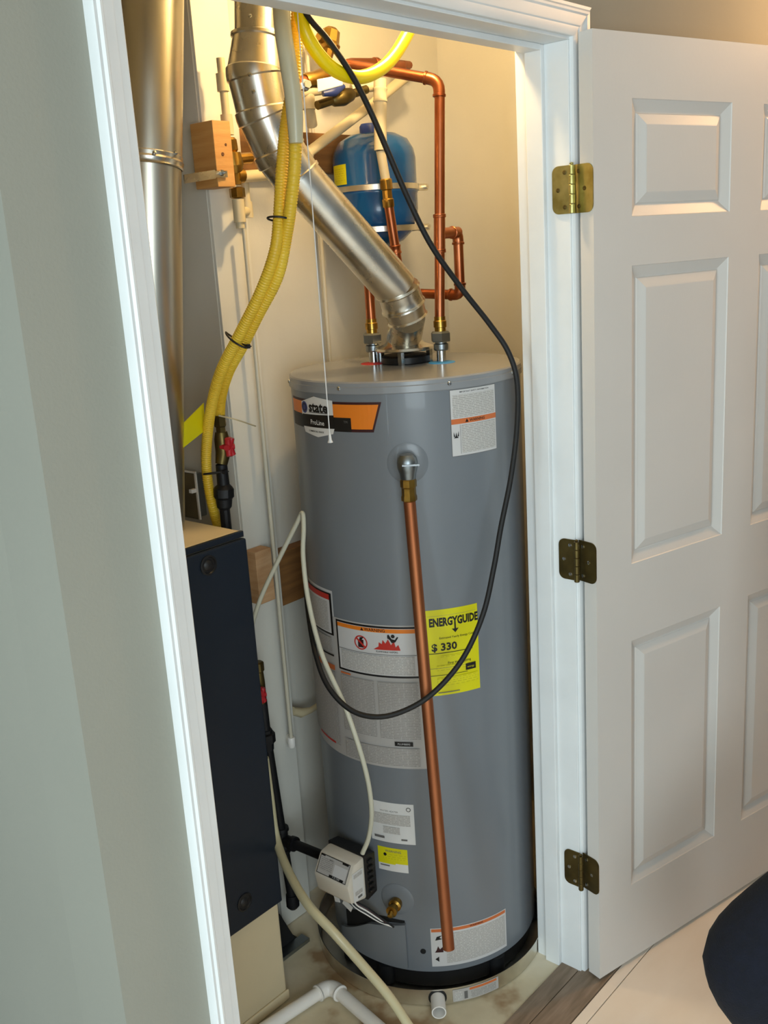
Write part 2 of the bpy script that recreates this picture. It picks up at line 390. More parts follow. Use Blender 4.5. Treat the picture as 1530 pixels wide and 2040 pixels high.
ZH = [V(1.7680, -0.0058, 1.7701).z, V(1.7680, -0.0013, 1.0238).z, V(1.7680, 0.0019, 0.2783).z]
hinge(ZH[0], 'hinge_brass'); hinge(ZH[1], 'brass_dark'); hinge(ZH[2], 'brass_dark')

# ================================================================== WATER HEATER
TC = Vector((1.713, 0.393, 0)); TR = 0.254; ZT = 1.429; ZB = 0.052
def TM(u, v, h, r=TR):                # u arc degrees -> surface of the tank jacket
    a = math.radians(u); return Vector((TC.x + (r + h) * math.cos(a), TC.y + (r + h) * math.sin(a), v))
KA = math.degrees(1 / TR)             # degrees per metre of arc
def tank_sheet(a0): return Sheet(lambda u, v, h: TM(a0 + u * KA, v, h))
wh = thing('water_heater', 'tall grey cylindrical gas water heater covered with warning labels, standing in a metal drain pan', 'water heater', (TC.x, TC.y, 0.004))
b = MB(); b.lathe([(TR - 0.02, ZB), (TR - 0.004, ZB), (TR, ZB + 0.004), (TR, ZT - 0.022)], TC, n=128, cap=False)
obj('tank_jacket', b, wh, 'tank_gray', smooth=40)
b = MB(); b.lathe([(TR + 0.0015, ZT - 0.026), (TR + 0.0035, ZT - 0.024), (TR + 0.0035, ZT - 0.012), (TR + 0.002, ZT - 0.010), (TR + 0.002, ZT - 0.003), (TR - 0.001, ZT), (TR - 0.012, ZT), (0.10, ZT + 0.001), (0.0001, ZT + 0.001)], TC, n=128, cap=False)
cap = obj('top_cap', b, wh, 'tank_top_gray', smooth=30)
for a in (142, -171.5, -120.2, -79.5, 100, 20, -30, 60):
    s_ = MB(); n_ = Vector((math.cos(math.radians(a)), math.sin(math.radians(a)), 0))
    s_.lathe([(0.0045, 0), (0.0045, 0.0015), (0.003, 0.0035), (0.0001, 0.004)], TM(a, ZT - 0.013, 0.003), n_, 'zinc_bright', 10); obj('screw', s_, cap, smooth=30)
b = MB(); b.lathe([(TR - 0.03, 0.006), (TR - 0.012, 0.006), (TR - 0.012, ZB + 0.005), (0.01, ZB + 0.006)], TC, n=64); obj('base_ring', b, wh, 'black_plastic', smooth=30)
for a in (-170, -105, -50, 70, 160):
    obj('foot', MB().lathe([(0.02, 0.005), (0.02, ZB + 0.002), (0.018, ZB + 0.003)], TM(a, 0, -0.012), n=16), wh, 'black_iron', smooth=30)

# --- labels on the jacket
# 1 brand banner and badge
L = tank_sheet(-176)
def A2U(a, a0):
    d = a - a0
    while d > 180: d -= 360
    while d < -180: d += 360
    return d / KA
u = lambda a: A2U(a, -176)
L.rect(u(146), 1.328, u(-153.5), 1.388, 'ink_maroon'); 
L.mb = MB(); L.h = 0.0004
L.rect(u(146), 1.327, u(-155.6), 1.388, 'ink_maroon'); L.poly([(u(-155.7), 1.327), (u(-151.3), 1.388), (u(-155.7), 1.388)], 'ink_maroon')
L.rect(u(146), 1.356, u(-157.6), 1.383, 'ink_orange'); L.rect(u(-168), 1.333, u(-157.6), 1.3565, 'ink_orange'); L.poly([(u(-157.8), 1.333), (u(-156.2), 1.333), (u(-152.7), 1.383), (u(-157.8), 1.383)], 'ink_orange')
L.rect(u(146), 1.327, u(-166.6), 1.356, 'ink_black')
L.text('TM', u(-169.5), 1.347, 0.007, 'ink_grey')
L.done('brand_banner', wh, 'orange and black banner label')
L = tank_sheet(-176); L.h = 0.0012
L.poly([(u(159.6), 1.354), (u(-176.2), 1.360), (u(-176.2), 1.390), (u(171.6), 1.396), (u(159.8), 1.382)], 'ink_white')
L.poly([(u(160.5), 1.328), (u(-176), 1.328), (u(-176), 1.360), (u(160.0), 1.356)], 'ink_black')
L.poly([(u(160.6), 1.330), (u(161.8), 1.318), (u(172.7), 1.311), (u(-177.0), 1.321), (u(-176), 1.332)], 'ink_white')
L.disc(u(162.8), 1.371, 0.0125, 'ink_blue'); L.disc(u(162.8), 1.371, 0.0085, 'ink_black', r0=0.006)
L.text('state', u(173.9), 1.3730, 0.029, 'ink_black', 0.035, squeeze=1.08)
L.rect(u(167), 1.3615, u(-179), 1.3635, 'ink_grey')
L.text('ProLine', u(172.8), 1.3415, 0.0145, 'ink_white', 0.012)
L.text('COMMERCIAL GRADE', u(171.5), 1.3225, 0.0052, 'ink_black', 0.01)
L.done('brand_badge', wh, 'white and black badge reading state')
# 2 warning label, upper right
L = tank_sheet(-107); u = lambda a: A2U(a, -107)
a0, a1 = u(-119.9), u(-94.4)
L.rect(a0 - 0.001, 1.266, a1 + 0.001, 1.402, 'ink_grey'); L.rect(a0, 1.267, a1, 1.401, 'paper_white')
L.text('IMPORTANT SAFETY INFORMATION', 0, 1.396, 0.0045, 'ink_black', 0.01)
L.rect(a0 + 0.004, 1.345, a1 - 0.004, 1.391, 'print_rows')
L.rect(a0, 1.332, a1, 1.3425, 'ink_warn'); L.text('WARNING', 0.004, 1.337, 0.008, 'ink_black', 0.02)
L.poly([(-0.026, 1.334), (-0.018, 1.334), (-0.022, 1.341)], 'ink_black')
L.rect(a0 + 0.019, 1.271, a0 + 0.0196, 1.331, 'ink_grey')
L.rect(a0 + 0.022, 1.272, a1 - 0.004, 1.329, 'print_rows')
for (du, dv, w_, h_) in ((0, 0, .011, .005), (-.004, .003, .003, .010), (.004, .003, .003, .011), (0.0, .004, .003, .008)):
    L.poly([(a0 + .0095 + du - w_ / 2, 1.307 + dv - .003), (a0 + .0095 + du + w_ / 2, 1.307 + dv - .003), (a0 + .0095 + du * 1.4, 1.307 + dv + h_ - .003)], 'ink_black')
L.done('warning_label', wh)
# 3 energy label
L = tank_sheet(-123); u = lambda a: A2U(a, -123)
a0, a1 = u(-137.0), u(-110.5)
L.rect(a0, 0.749, a1, 0.944, 'ink_yellow')
L.rect(a0 + .004, .930, a1 - .004, .9305, 'ink_grey'); L.rect(a0 + .02, .933, a1 - .004, .936, 'print_rows_yellow')
L.text('ENERGYGUIDE', 0.0004, 0.915, 0.0250, 'ink_black', 0.045, squeeze=0.66)
L.rect(0.000, .893, .0035, .913, 'ink_black'); L.poly([(-.006, .898), (.0018, .889), (.0095, .898)], 'ink_black')
L.text('Estimated Yearly Energy Cost', 0.005, .880, .0065, 'ink_black', .004)
L.text('$ 330', -0.024, 0.859, 0.023, 'ink_black', .03, squeeze=1.05); L.rect(a1 - .02, .854, a1 - .012, .858, 'ink_grey')
L.rect(a0 + .002, .8455, a1 - .016, .847, 'ink_black'); L.rect(a0 + .03, .834, a1 - .02, .840, 'print_rows_yellow')
L.text('First Hour Rating', .008, .822, .0075, 'ink_black', .004); L.rect(a0 + .02, .806, a1 - .03, .818, 'print_rows_yellow')
L.rect(a0 + .002, .8120, a1 - .02, .8126, 'ink_grey'); L.rect(a0 + .002, .7955, a1 - .03, .7965, 'ink_black')
L.rect(a1 - .034, .799, a1 - .010, .814, 'ink_black'); L.text('energy', a1 - .022, .806, .006, 'ink_yellow')
L.rect(a0 + .02, .772, a1 - .006, .790, 'print_rows_yellow'); L.rect(a0 + .02, .755, a1 - .05, .757, 'ink_grey')
L.done('energy_label', wh, 'bright yellow energy guide label')
# 4 large instruction sheet
L = tank_sheet(-176); u = lambda a: A2U(a, -176)
e0, e1 = u(120), u(-139.6)
L.rect(e0, 0.578, e1, 0.913, 'paper_grey'); L.rect(e0, 0.913, u(173.6), 0.972, 'paper_white')
L.rect(u(174.8), 0.793, u(-140.6), 0.910, 'ink_black')
L.rect(u(175.9), 0.7975, u(-141.6), 0.9055, 'paper_white')
L.rect(u(175.9), 0.8955, u(-141.6), 0.9045, 'ink_orange'); L.text('WARNING', .062, 0.9, 0.010, 'ink_maroon', .02)
L.poly([(.062 - .034, .8965), (.062 - .026, .8965), (.062 - .030, .9035)], 'ink_maroon')
cx_ = .0275
L.disc(cx_, 0.868, 0.0165, 'ink_red', 28, 0.0135); L.rect(cx_ - .007, .857, cx_ + .007, .875, 'ink_maroon'); L.poly([(cx_ - .003, .875), (cx_ + .003, .875), (cx_ + .008, .882), (cx_ - .002, .880)], 'ink_black')
L.poly([(cx_ - .013, .877), (cx_ - .010, .880), (cx_ + .013, .859), (cx_ + .010, .856)], 'ink_red')
fx_ = .0878
L.poly([(fx_ + a, b_) for a, b_ in ((-.030, .857), (.030, .857), (.026, .870), (.020, .864), (.017, .878), (.010, .869), (.004, .882), (-.002, .872), (-.008, .880), (-.010, .870), (-.017, .874), (-.018, .864))], 'ink_red')
L.disc(fx_ + .015, .889, .0042, 'ink_black', 12); L.poly([(fx_ + a, b_) for a, b_ in ((.003, .884), (.007, .882), (.012, .874), (.020, .876), (.027, .887), (.024, .888), (.019, .881), (.012, .883), (.006, .893), (.003, .891))], 'ink_black')
L.text('FLAMMABLE VAPORS', fx_, .8525, .0052, 'ink_black')
L.rect(u(176), .8455, u(-141.8), .8465, 'ink_grey')
L.rect(u(178), .800, u(-143), .843, 'print_rows')
# left panel of the sheet
L.rect(u(120), 0.868, u(173.0), 0.966, 'ink_black'); L.rect(u(120), 0.872, u(171.4), 0.950, 'paper_white'); L.rect(u(120), .950, u(171.4), .9625, 'ink_red')
L.rect(u(125), .876, u(169.5), .946, 'print_rows'); L.rect(u(125), .828, u(171), .862, 'print_rows_grey')
L.rect(u(150), .818, u(172), .822, 'ink_black'); L.rect(u(130), .785, u(172), .797, 'ink_warn'); L.rect(u(130), .60, u(172), .780, 'print_rows_grey')
# lower columns
L.rect(u(176.5), .786, u(-177), .790, 'ink_warn')
L.rect(u(176.5), .650, u(-163.8), .783, 'print_rows_grey'); L.rect(u(-161.8), .650, u(-142), .783, 'print_rows_grey')
L.rect(u(176.5), .585, u(-143), .628, 'print_rows_grey'); L.rect(u(150), .600, u(168), .605, 'ink_red')
L.rect(u(-155), .634, u(-146), .644, 'ink_black'); L.text('PLUMBERS', u(-150.5), .639, .006, 'paper_white')
L.done('instruction_label', wh, 'large instruction sheet with flame warning pictures')
# 5 data plate, 6 small yellow label, 7 lower warning label
L = tank_sheet(-160); u = lambda a: A2U(a, -160)
L.rect(u(-171.6), .389, u(-147.8), .490, 'ink_white'); 
L.text('WATER HEATER', -.004, .468, .006, 'ink_grey'); L.disc(.042, .477, .0055, 'ink_grey'); L.disc(.042, .477, .0035, 'ink_white'); L.rect(-.047, .476, -.042, .482, 'ink_grey')
L.rect(-.045, .435, .045, .462, 'print_rows'); L.rect(-.02, .412, .02, .430, 'print_rows')
L.rect(-.043, .398, -.018, .404, 'ink_grey'); L.rect(.022, .398, .036, .402, 'ink_grey')
L.done('data_label', wh)
L = tank_sheet(-160)
L.rect(u(-168.6), .315, u(-152.4), .375, 'ink_white'); L.rect(u(-168.6), .336, u(-152.4), .375, 'ink_yellow'); L.rect(u(-168.6), .333, u(-159), .342, 'ink_yellow')
L.text('WARNING', 0, .366, .008, 'ink_grey', .01); L.rect(-.025, .344, .03, .360, 'print_rows_yellow'); L.disc(-.02, .357, .004, 'ink_black', 12)
L.rect(-.033, .327, -.010, .330, 'ink_grey')
L.done('caution_label', wh, 'small yellow and white label')
L = tank_sheet(-121); u = lambda a: A2U(a, -121); a0, a1 = u(-143), u(-99.5)
L.rect(a0, .070, a1, .172, 'paper_white'); L.rect(a0 + .002, .162, a1 - .002, .170, 'ink_warn'); L.text('WARNING', .012, .166, .007, 'ink_maroon', .02)
L.rect(a0 + .035, .078, a1 - .004, .157, 'print_rows')
L.poly([(a0 + .010, .140), (a0 + .026, .143), (a0 + .020, .147), (a0 + .026, .153), (a0 + .014, .150)], 'ink_black')
L.poly([(a0 + .008, .108), (a0 + .028, .108), (a0 + .026, .122), (a0 + .020, .116), (a0 + .016, .125), (a0 + .012, .114)], 'ink_maroon')
L.poly([(a0 + .008, .090), (a0 + .017, .083), (a0 + .017, .097)], 'ink_black')
L.done('warning_label', wh)
obj('plug', MB().lathe([(0.0065, 0), (0.0065, 0.0015), (0.004, 0.002)], TM(-147.3, .111, 0), TM(-147.3, 0, 1) - TM(-147.3, 0, 0), n=16), wh, 'dark_void')
# burner cover: curved access panel standing slightly proud
b = MB(); vs = []; fs = []; n = 24; ua, ub = 160.0, 204.5
for i in range(n + 1):
    a = ua + (ub - ua) * i / n; t_ = i / n; zt = .100 + .062 * min(1, t_ / .53) ** 1.2 + (.022 * (t_ - .53) / .47 if t_ > .53 else 0)
    vs += [TM(a, .066, .001), TM(a, .066, .010), TM(a, zt, .010), TM(a, zt, .001)]
for i in range(n):
    for q in range(4): fs.append((4 * i + q, 4 * i + 4 + q, 4 * i + 4 + (q + 1) % 4, 4 * i + (q + 1) % 4))
fs += [(0, 1, 2, 3), (4 * n, 4 * n + 1, 4 * n + 2, 4 * n + 3)]
b.add(vs, fs); obj('burner_cover', b, wh, 'tank_gray', smooth=40)
b = MB(); 
L = Sheet(lambda u_, v, h: TM(182 + u_ * KA, v, h)); L.poly([(-.085, .100), (-.05, .112), (-.02, .135), (.008, .158), (.05, .176), (.097, .182), (.097, .189), (.05, .190), (.01, .186), (-.04, .172), (-.085, .150)], 'dark_void'); L.done('burner_opening', wh)
# gas control valve
GA = math.radians(181); gn = Vector((math.cos(GA), math.sin(GA), 0)).normalized(); gy = Vector((gn.y, -gn.x, 0)); gy = -gy if gy.y > 0 else gy     # gy points to -Y side
def GP(o_, s_, z): base = TC + gn * (TR + o_) + gy * s_; return Vector((base.x, base.y, z + .055))
gv = MB()
def loft(mb, rows, m):
    vs = [p for r in rows for p in r]; k = len(rows[0]); N = len(rows)
    mb.add(vs, [(i * k + j, i * k + (j + 1) % k, (i + 1) * k + (j + 1) % k, (i + 1) * k + j) for i in range(N - 1) for j in range(k)] + [tuple(range(k))[::-1], tuple((N - 1) * k + j for j in range(k))], m)
prof = [(0.050, 0.215), (0.102, 0.228), (0.110, 0.275), (0.084, 0.318), (0.050, 0.322)]
loft(gv, [[GP(o_, s_, z) for o_, z in prof] for s_ in (-0.052, 0.052)], 'valve_white')
gb = obj('gas_valve', gv, wh, 'valve_white', bevel=0.007, smooth=50, label='white gas control valve housing')
bk = MB(); loft(bk, [[GP(o_, s_, z) for o_, z in ((0.018, 0.218), (0.052, 0.212), (0.052, 0.326), (0.018, 0.320))] for s_ in (-0.056, 0.056)], 'black_plastic')
for k in range(6): bk.box(GP(0.03, 0.052, 0.228 + 0.015 * k), GP(0.046, 0.062, 0.236 + 0.015 * k))
bk.tube([GP(-0.01, 0, 0.27), GP(0.03, 0, 0.27)], 0.018, n=16); obj('valve_back', bk, gb, 'black_plastic', bevel=0.003)
# label on the slanting upper face
q0, q1 = GP(0.1085, 0, 0.2785), GP(0.0855, 0, 0.3165); up = (q1 - q0).normalized(); nn = gy.cross(up); nn = nn if nn.dot(gn) > 0 else -nn
L = Sheet(lambda u_, v, h: q0 + gy * u_ + up * v + nn * (h + 0.0006), 0.2)
L.rect(-.044, .001, .044, .044, 'ink_black'); L.rect(-.0425, .0025, .0425, .0425, 'paper_grey'); L.rect(.002, .008, .040, .032, 'paper_white'); L.rect(-.040, .010, -.002, .038, 'print_rows_grey')
L.rect(-.006, .0015, .036, .0075, 'ink_black'); L.text('F IS OFF', .015, .0045, .0062, 'paper_white'); L.rect(-.043, .040, -.030, .0435, 'ink_black'); L.rect(.022, .039, .040, .0435, 'ink_black'); L.text('HOT', -.01, .0365, .005, 'ink_black')
L.done('rating_label', gb)
L = Sheet(lambda u_, v, h: GP(0.058 + u_, 0.052 + h + 0.0003, 0.228 + v), 0.2)
L.rect(0, 0, .036, .072, 'ink_white'); L.rect(.004, .058, .032, .068, 'print_rows'); L.rect(.008, .004, .022, .010, 'ink_grey'); L.rect(.006, .014, .030, .024, 'print_rows'); L.done('rating_label', gb)
kb = MB(); kb.lathe([(0.010, 0), (0.010, 0.008), (0.007, 0.010)], GP(0.085, -0.052, 0.252), -gy, 'ink_maroon', 18); obj('igniter_button', kb, gb, smooth=30, label='dark red round igniter button')
# wiring from the valve down into the burner opening
for k, (mm, dz) in enumerate((('pvc_white', 0), ('ink_maroon', .004), ('ink_black', -.004), ('pvc_white', -.007), ('black_plastic', .007))):
    pts = curve([GP(.060, .012 - .006 * k, .222), GP(.055, .020 - .003 * k, .190 + dz), GP(.040, .040, .170 + dz * 1.4), GP(.024, .062, .148 + dz), GP(.013, .074 + .005 * k, .134)], 6)
    obj('wire', MB().tube(pts, .0021, mm, 8), wh)
obj('wire', MB().tube(curve([GP(.07, -.020, .220), GP(.06, -.026, .200), GP(.02, -.02, .185), GP(0.0, -.01, .18)], 6), .0035, 'black_plastic', 8), wh)
for s_, z_, an in ((-.030, .196, .25), (.004, .186, 1.1)):
    c_ = GP(.066, s_, z_); R_ = Matrix.Rotation(an, 3, gn); t_ = MB()
    t_.box(c_ - Vector((.0006, .008, .014)), c_ + Vector((.0006, .008, .014)), 'ink_white', R_, c_); obj('wire_tag', t_, wh)
# drain valve with escutcheon, relief valve
def disc_on_tank(a, z, r, name, m, dome=.004):
    n_ = (TM(a, 0, 1) - TM(a, 0, 0)).normalized(); vs = []; fs = []; N = 28; rings = [(0, dome), (r * .5, dome), (r * .85, dome * .8), (r, .0006)]
    for q, (rr, h) in enumerate(rings):
        for k in range(N):
            t = 2 * math.pi * k / N; vs.append(TM(a + rr * math.cos(t) * KA, z + rr * math.sin(t), h))
    fs = [(i * N + k, i * N + (k + 1) % N, (i + 1) * N + (k + 1) % N, (i + 1) * N + k) for i in range(len(rings) - 1) for k in range(N)]
    return obj(name, MB().add(vs, fs), wh, m, smooth=50)
disc_on_tank(-159.5, .243, .040, 'escutcheon', 'tank_gray'); n_ = (TM(-159.5, 0, 1) - TM(-159.5, 0, 0)).normalized()
c_ = TM(-159.5, .238, .003); b = MB()
b.lathe([(.013, 0), (.015, .006), (.015, .016), (.010, .019), (.010, .030), (.013, .031), (.013, .037), (.009, .038)], c_, n_, 'brass', 20)
b.lathe([(.006, 0), (.006, .012), (.003, .013)], c_ + n_ * .038, (n_ + Vector((0, 0, -.35))), 'brass', 12); b.lathe([(.0055, 0), (.009, .004), (.009, .008), (.0045, .012)], c_ + n_ * .032 + Vector((0, 0, -.004)), (0, 0, -1) , 'brass_dark', 12)
obj('drain_valve', b, wh, smooth=35, label='brass drain valve')
disc_on_tank(-141, 1.262, .042, 'escutcheon', 'tank_gray', .003)
n_ = (TM(-141, 0, 1) - TM(-141, 0, 0)).normalized(); RV = TM(-141, 1.268, .0)
b = MB(); b.lathe([(.016, .002), (.016, .010), (.013, .011), (.013, .026)], RV + Vector((0, 0, -.004)), n_, 'brass', 20)
VC = RV + n_ * .036
b.lathe([(.0150, -.030), (.0160, -.028), (.0165, -.020), (.0185, -.014), (.0205, -.006), (.0210, .004), (.0190, .013), (.0140, .019), (.0001, .021)], VC, (0, 0, 1), 'zinc', 24)
tp = obj('relief_valve', b, wh, smooth=35, label='relief valve with grey cap and brass outlet')
b = MB(); side = n_.cross(Vector((0, 0, 1))); b.box(VC + Vector((-.004, -.012, .000)), VC + Vector((.004, .040, .0035)), 'zinc_bright', Matrix.Rotation(math.atan2(side.y, side.x) - math.pi / 2 + math.pi, 3, 'Z'), VC); 
b = MB(); e_ = side if side.dot(right) > 0 else -side
lv = [VC + n_ * (.018 + .0) + e_ * s_ + Vector((0, 0, z_)) for s_, z_ in ((-.010, .0), (.024, .0), (.024, .0035), (-.010, .0035))]
b.prism(lv, n_ * .006, 'zinc_bright'); obj('test_lever', b, tp)
b = MB(); b.lathe([(.0135, -.076), (.016, -.074), (.016, -.066), (.0145, -.063), (.0145, -.048), (.0165, -.046), (.0165, -.034), (.015, -.030)], VC, (0, 0, 1), 'brass', 8); obj('outlet_adapter', b, tp, smooth=25)
# top fittings of the tank: nipples with colour rings, draft hood
def nipple(name, base, m):
    b = MB(); b.lathe([(.0105, 0), (.0105, .032)], base + Vector((0, 0, .001)), m='zinc_bright', n=20)
    b.lathe([(.015, .028), (.0165, .031), (.0165, .042), (.013, .044), (.013, .047)], base, m='zinc', n=20)
    b.lathe([(.021, .047), (.0225, .049), (.0225, .066), (.019, .070)], base, m='zinc', n=6)
    b.lathe([(.0125, .070), (.0125, .078), (.0145, .079), (.0145, .092), (.0125, .094), (.0125, .102)], base, m='brass', n=20)
    o = obj('dielectric_union', b, wh, smooth=25)
    rg = MB(); rg.lathe([(.012, 0.001), (.030, 0.001), (.029, .0025), (.012, .004)], base, m=m, n=28); obj('color_ring', rg, o, label=('red' if m == 'red_paint' else 'blue') + ' ring round the pipe nipple')
    return base
NR = Vector((1.775, .336, ZT)); NL = Vector((1.725, .494, ZT))
nipple('nr', NR, 'blue_paint'); nipple('nl', NL, 'red_paint')
HC = Vector((1.755, .425, ZT))
b = MB(); b.lathe([(.050, .001), (.054, .003), (.054, .016), (.048, .020), (.036, .020)], HC, m='black_plastic', n=40); obj('flue_collar', b, wh, smooth=30)
b = MB(); b.lathe([(.0395, .060), (.0395, .052), (.046, .044), (.066, .037), (.068, .032), (.066, .030)], HC, m='galvanized', n=48, cap=False)
for a in (-2.6, -1.2, .4, 1.9):
    p = HC + Vector((math.cos(a) * .058, math.sin(a) * .058, 0)); b.box(p + Vector((-.005, -.005, .0)), p + Vector((.005, .005, .036)), 'zinc_bright')
obj('draft_hood', b, wh, smooth=35)

# discharge tube
b = MB(); top = VC + Vector((0, 0, -.074)); bot = V(1.3836, 0.0850, 0.2713)
b.tube([top, bot], .0123, n=20)
tag(obj('discharge_pipe', b, None, 'copper_tube', smooth=40), 'long straight copper discharge tube hanging down the front of the grey water heater', 'pipe')

# drain pan
pc = Vector((1.694, .394, 0)); b = MB(); pr_ = .284
b.lathe([(.01, .0012), (pr_ - .006, .0012), (pr_ - .002, .004), (pr_, .043), (pr_ + .003, .0455), (pr_ + .003, .042), (pr_ + .0008, .040), (pr_ - .0005, .002), (pr_ - .006, .0002), (.01, .0002)], pc, n=128, cap=False)
pan = tag(obj('drain_pan', b, None, 'galvanized_dull', smooth=30, org=(pc.x, pc.y, 0)), 'round galvanized drain pan on the concrete floor under the water heater', 'drain pan')
fa = V(1.4801, 0.2041, 0.0200); ang = math.atan2(fa.y - pc.y, fa.x - pc.x); fn = Vector((math.cos(ang), math.sin(ang), 0)); fb = pc + fn * (pr_ - .002) + Vector((0, 0, .0225))
b = MB(); b.lathe([(.021, 0), (.021, .004), (.0175, .005)], fb, fn, 'black_rubber', 24); b.lathe([(.0165, .003), (.0165, .050), (.0140, .050), (.0135, .006)], fb, fn, 'pvc_white', 28, cap=False); b.lathe([(.0137, .012), (.0001, .013)], fb, fn, 'dark_void', 20, cap=False)
obj('pan_outlet', b, pan, smooth=35, label='short white plastic outlet stub')
L = Sheet(lambda u_, v, h: pc + Vector((math.cos(ang + u_ / pr_) * (pr_ + h + .0008), math.sin(ang + u_ / pr_) * (pr_ + h + .0008), v)), .01)
L.rect(.035, .006, .150, .038, 'paper_grey'); L.rect(.075, .030, .145, .036, 'ink_warn'); L.rect(.078, .009, .143, .028, 'print_rows_grey'); L.rect(.040, .010, .058, .034, 'print_rows'); L.rect(.062, .010, .070, .030, 'ink_grey'); L.done('pan_label', pan)

# ------------------------------------------------------------------ vent pipe
P = [V(1.4581, 0.4831, 2.3011), V(1.4243, 0.4736, 2.1013), V(1.4234, 0.4721, 2.0948)]
vp = thing('vent_pipe', 'shiny galvanized vent pipe slanting from the water heater top up to the left', 'vent pipe', HC + Vector((0, 0, .05)))
E = [V(1.4222, 0.4704, 2.0874), V(1.4119, 0.4701, 2.0177), V(1.4200, 0.4645, 1.9475), V(1.4453, 0.4542, 1.8749), V(1.4743, 0.4418, 1.8274)]
b = MB(); b.tube([V(1.4569, 0.4845, 2.3012), V(1.4205, 0.4706, 2.0829)], .0385, n=48); obj('upper_section', b, vp, 'galvanized', smooth=30)
b = MB(); b.tube([E[0] + Vector((0, 0, .006)), E[0], E[0] - Vector((0, 0, .004)), E[0] - Vector((0, 0, .012))], [.043, .0455, .043, .0425], n=48)
R_ = [.0485, .0525, .0515, .0500, .0485]
q = []; rr = []
for i in range(4):
    d = (E[i + 1] - E[i]); r0, r1 = R_[i], R_[i + 1]
    if i == 0: r0 = .044
    for t, r in ((0.0, r0 + .0032), (.07, r0 + .0032), (.11, r0 + .0002), (.5, (r0 + r1) / 2), (.87, r1 + .0002), (.91, r1 + .0032)):
        q.append(E[i] + d * t); rr.append(r)
q.append(E[4]); rr.append(R_[4] + .003)
b.tube(q, rr, n=56)
obj('adjustable_elbow', b, vp, 'galvanized', smooth=35)
D0 = V(1.4624, 0.4472, 1.8466); D1 = V(1.6777, 0.3707, 1.5951)
b = MB(); dv = (D1 - D0); b.tube([D0, D0 + dv * .03, D0 + dv * .97, D1], [.0445, .0455, .0455, .0445], n=56)
sd = dv.normalized().cross(Vector((0, 0, 1))).normalized(); un = sd.cross(dv.normalized()); un = un if un.z > 0 else -un
se = (un * .9 - fwd * .45).normalized(); b.tube([D0 + dv * .04 + se * .0455, D0 + dv * .96 + se * .0455], .0018, n=6)
obj('slanted_section', b, vp, 'galvanized', smooth=30)
F = [D1, V(1.6937, 0.3710, 1.5622), V(1.7050, 0.3710, 1.5355), HC + Vector((0, 0, .055))]
b = MB()
for i, (r0, r1) in enumerate(((.0465, .0465), (.0455, .0430))):
    d = F[i + 1] - F[i]; q = [F[i] + d * t for t in (-.12, .0, .1, .5, .92, 1.05)]; b.tube(q, [r0 + .001, r0 + .0035, r0, (r0 + r1) / 2, r1 + .0002, r1 + .003], n=48)
obj('adjustable_elbow', b, vp, 'galvanized', smooth=35)
b = MB(); b.tube([F[2], F[3]], .0395, n=48); obj('lower_section', b, vp, 'galvanized', smooth=30)
for (p0, rad, e_) in ((V(1.4231, 0.4761, 2.1042), .0385, 0), (D0 + dv * .10, .0455, 1), (D0 + dv * .17, .0455, 1), (D0 + dv * .06, .0455, 2), (D0 + dv * .95, .0455, 1), (V(1.4047, 0.4695, 1.9958), .052, 0), (V(1.4092, 0.4686, 1.9664), .0515, 0)):
    o_ = -fwd if e_ == 0 else (un * .75 - fwd * .66 if e_ == 1 else (un * -.1 - fwd)); o_ = o_.normalized()
    b = MB(); b.lathe([(.0042, -.001), (.0042, .001), (.003, .003), (.0001, .0035)], p0 + o_ * rad, o_, n=8); obj('screw', b, vp, 'zinc_bright', smooth=30)

# ------------------------------------------------------------------ furnace, its duct, strap
fx0, fx1, fy0, fy1 = .715, 1.287, .50, 1.35
fu = thing('furnace', 'tall furnace cabinet with dark navy front panel over a tan base', 'furnace', (1.0, .9, 0))
obj('cabinet', MB().box((fx0, fy0, .002), (fx1, fy1, 1.142)), fu, 'furnace_tan', bevel=.004)
b = MB(); b.box((fx0, fy0 - .016, .272), (fx1 + .001, fy0 - .001, 1.128)); pn = obj('front_panel', b, fu, 'furnace_navy', bevel=.004)
b = MB(); b.box((fx0, fy0 - .010, 1.130), (fx1 + .001, fy0 - .001, 1.143)); obj('top_flange', b, fu, 'furnace_navy', bevel=.002)
for p in (V(1.1845, 0.4840, 1.0987), V(1.1812, 0.4840, 0.3319)):
    b = MB(); b.lathe([(.0205, 0), (.0205, .002), (.017, .003), (.0155, .0005), (.011, .0005), (.006, .0045), (.0001, .005)], p, (0, -1, 0), n=28); obj('panel_knob', b, pn, 'black_plastic', smooth=35)
b = MB(); b.box((fx0, fy0 - .006, .004), (fx1 + .003, fy0 - .0005, .030)); obj('base_flange', b, fu, 'furnace_tan', bevel=.003)
du = thing('flue_duct', 'wide galvanized round duct rising from the furnace top behind the left door trim', 'duct', (1.2, .72, 1.14))
da, dbm, dc = V(1.3222, 0.6200, 2.3257), V(1.2515, 0.6200, 1.8688), V(1.1903, 0.6600, 1.2274)
b = MB(); b.tube([da, dbm], .0655, n=56); obj('duct_section', b, du, 'duct_metal', smooth=30)
b = MB(); b.tube([dbm, Vector((dc.x, dc.y, 1.145))], .064, n=56); obj('duct_section', b, du, 'duct_metal', smooth=30)
ax = (da - dbm).normalized(); b = MB(); b.lathe([(.0660, -.010), (.0685, -.008), (.0675, -.004), (.0690, .002), (.0665, .006), (.0668, .013), (.0655, .015)], dbm, ax, n=56, cap=False); obj('duct_collar', b, du, 'galvanized', smooth=30)
for a in (-2.0, -1.3):
    p = dbm + Vector((math.cos(a) * .068, math.sin(a) * .068, .012)); b = MB(); b.lathe([(.004, -.002), (.004, .002), (.0001, .004)], p, (math.cos(a), math.sin(a), 0), n=8); obj('screw', b, du, 'zinc_bright')
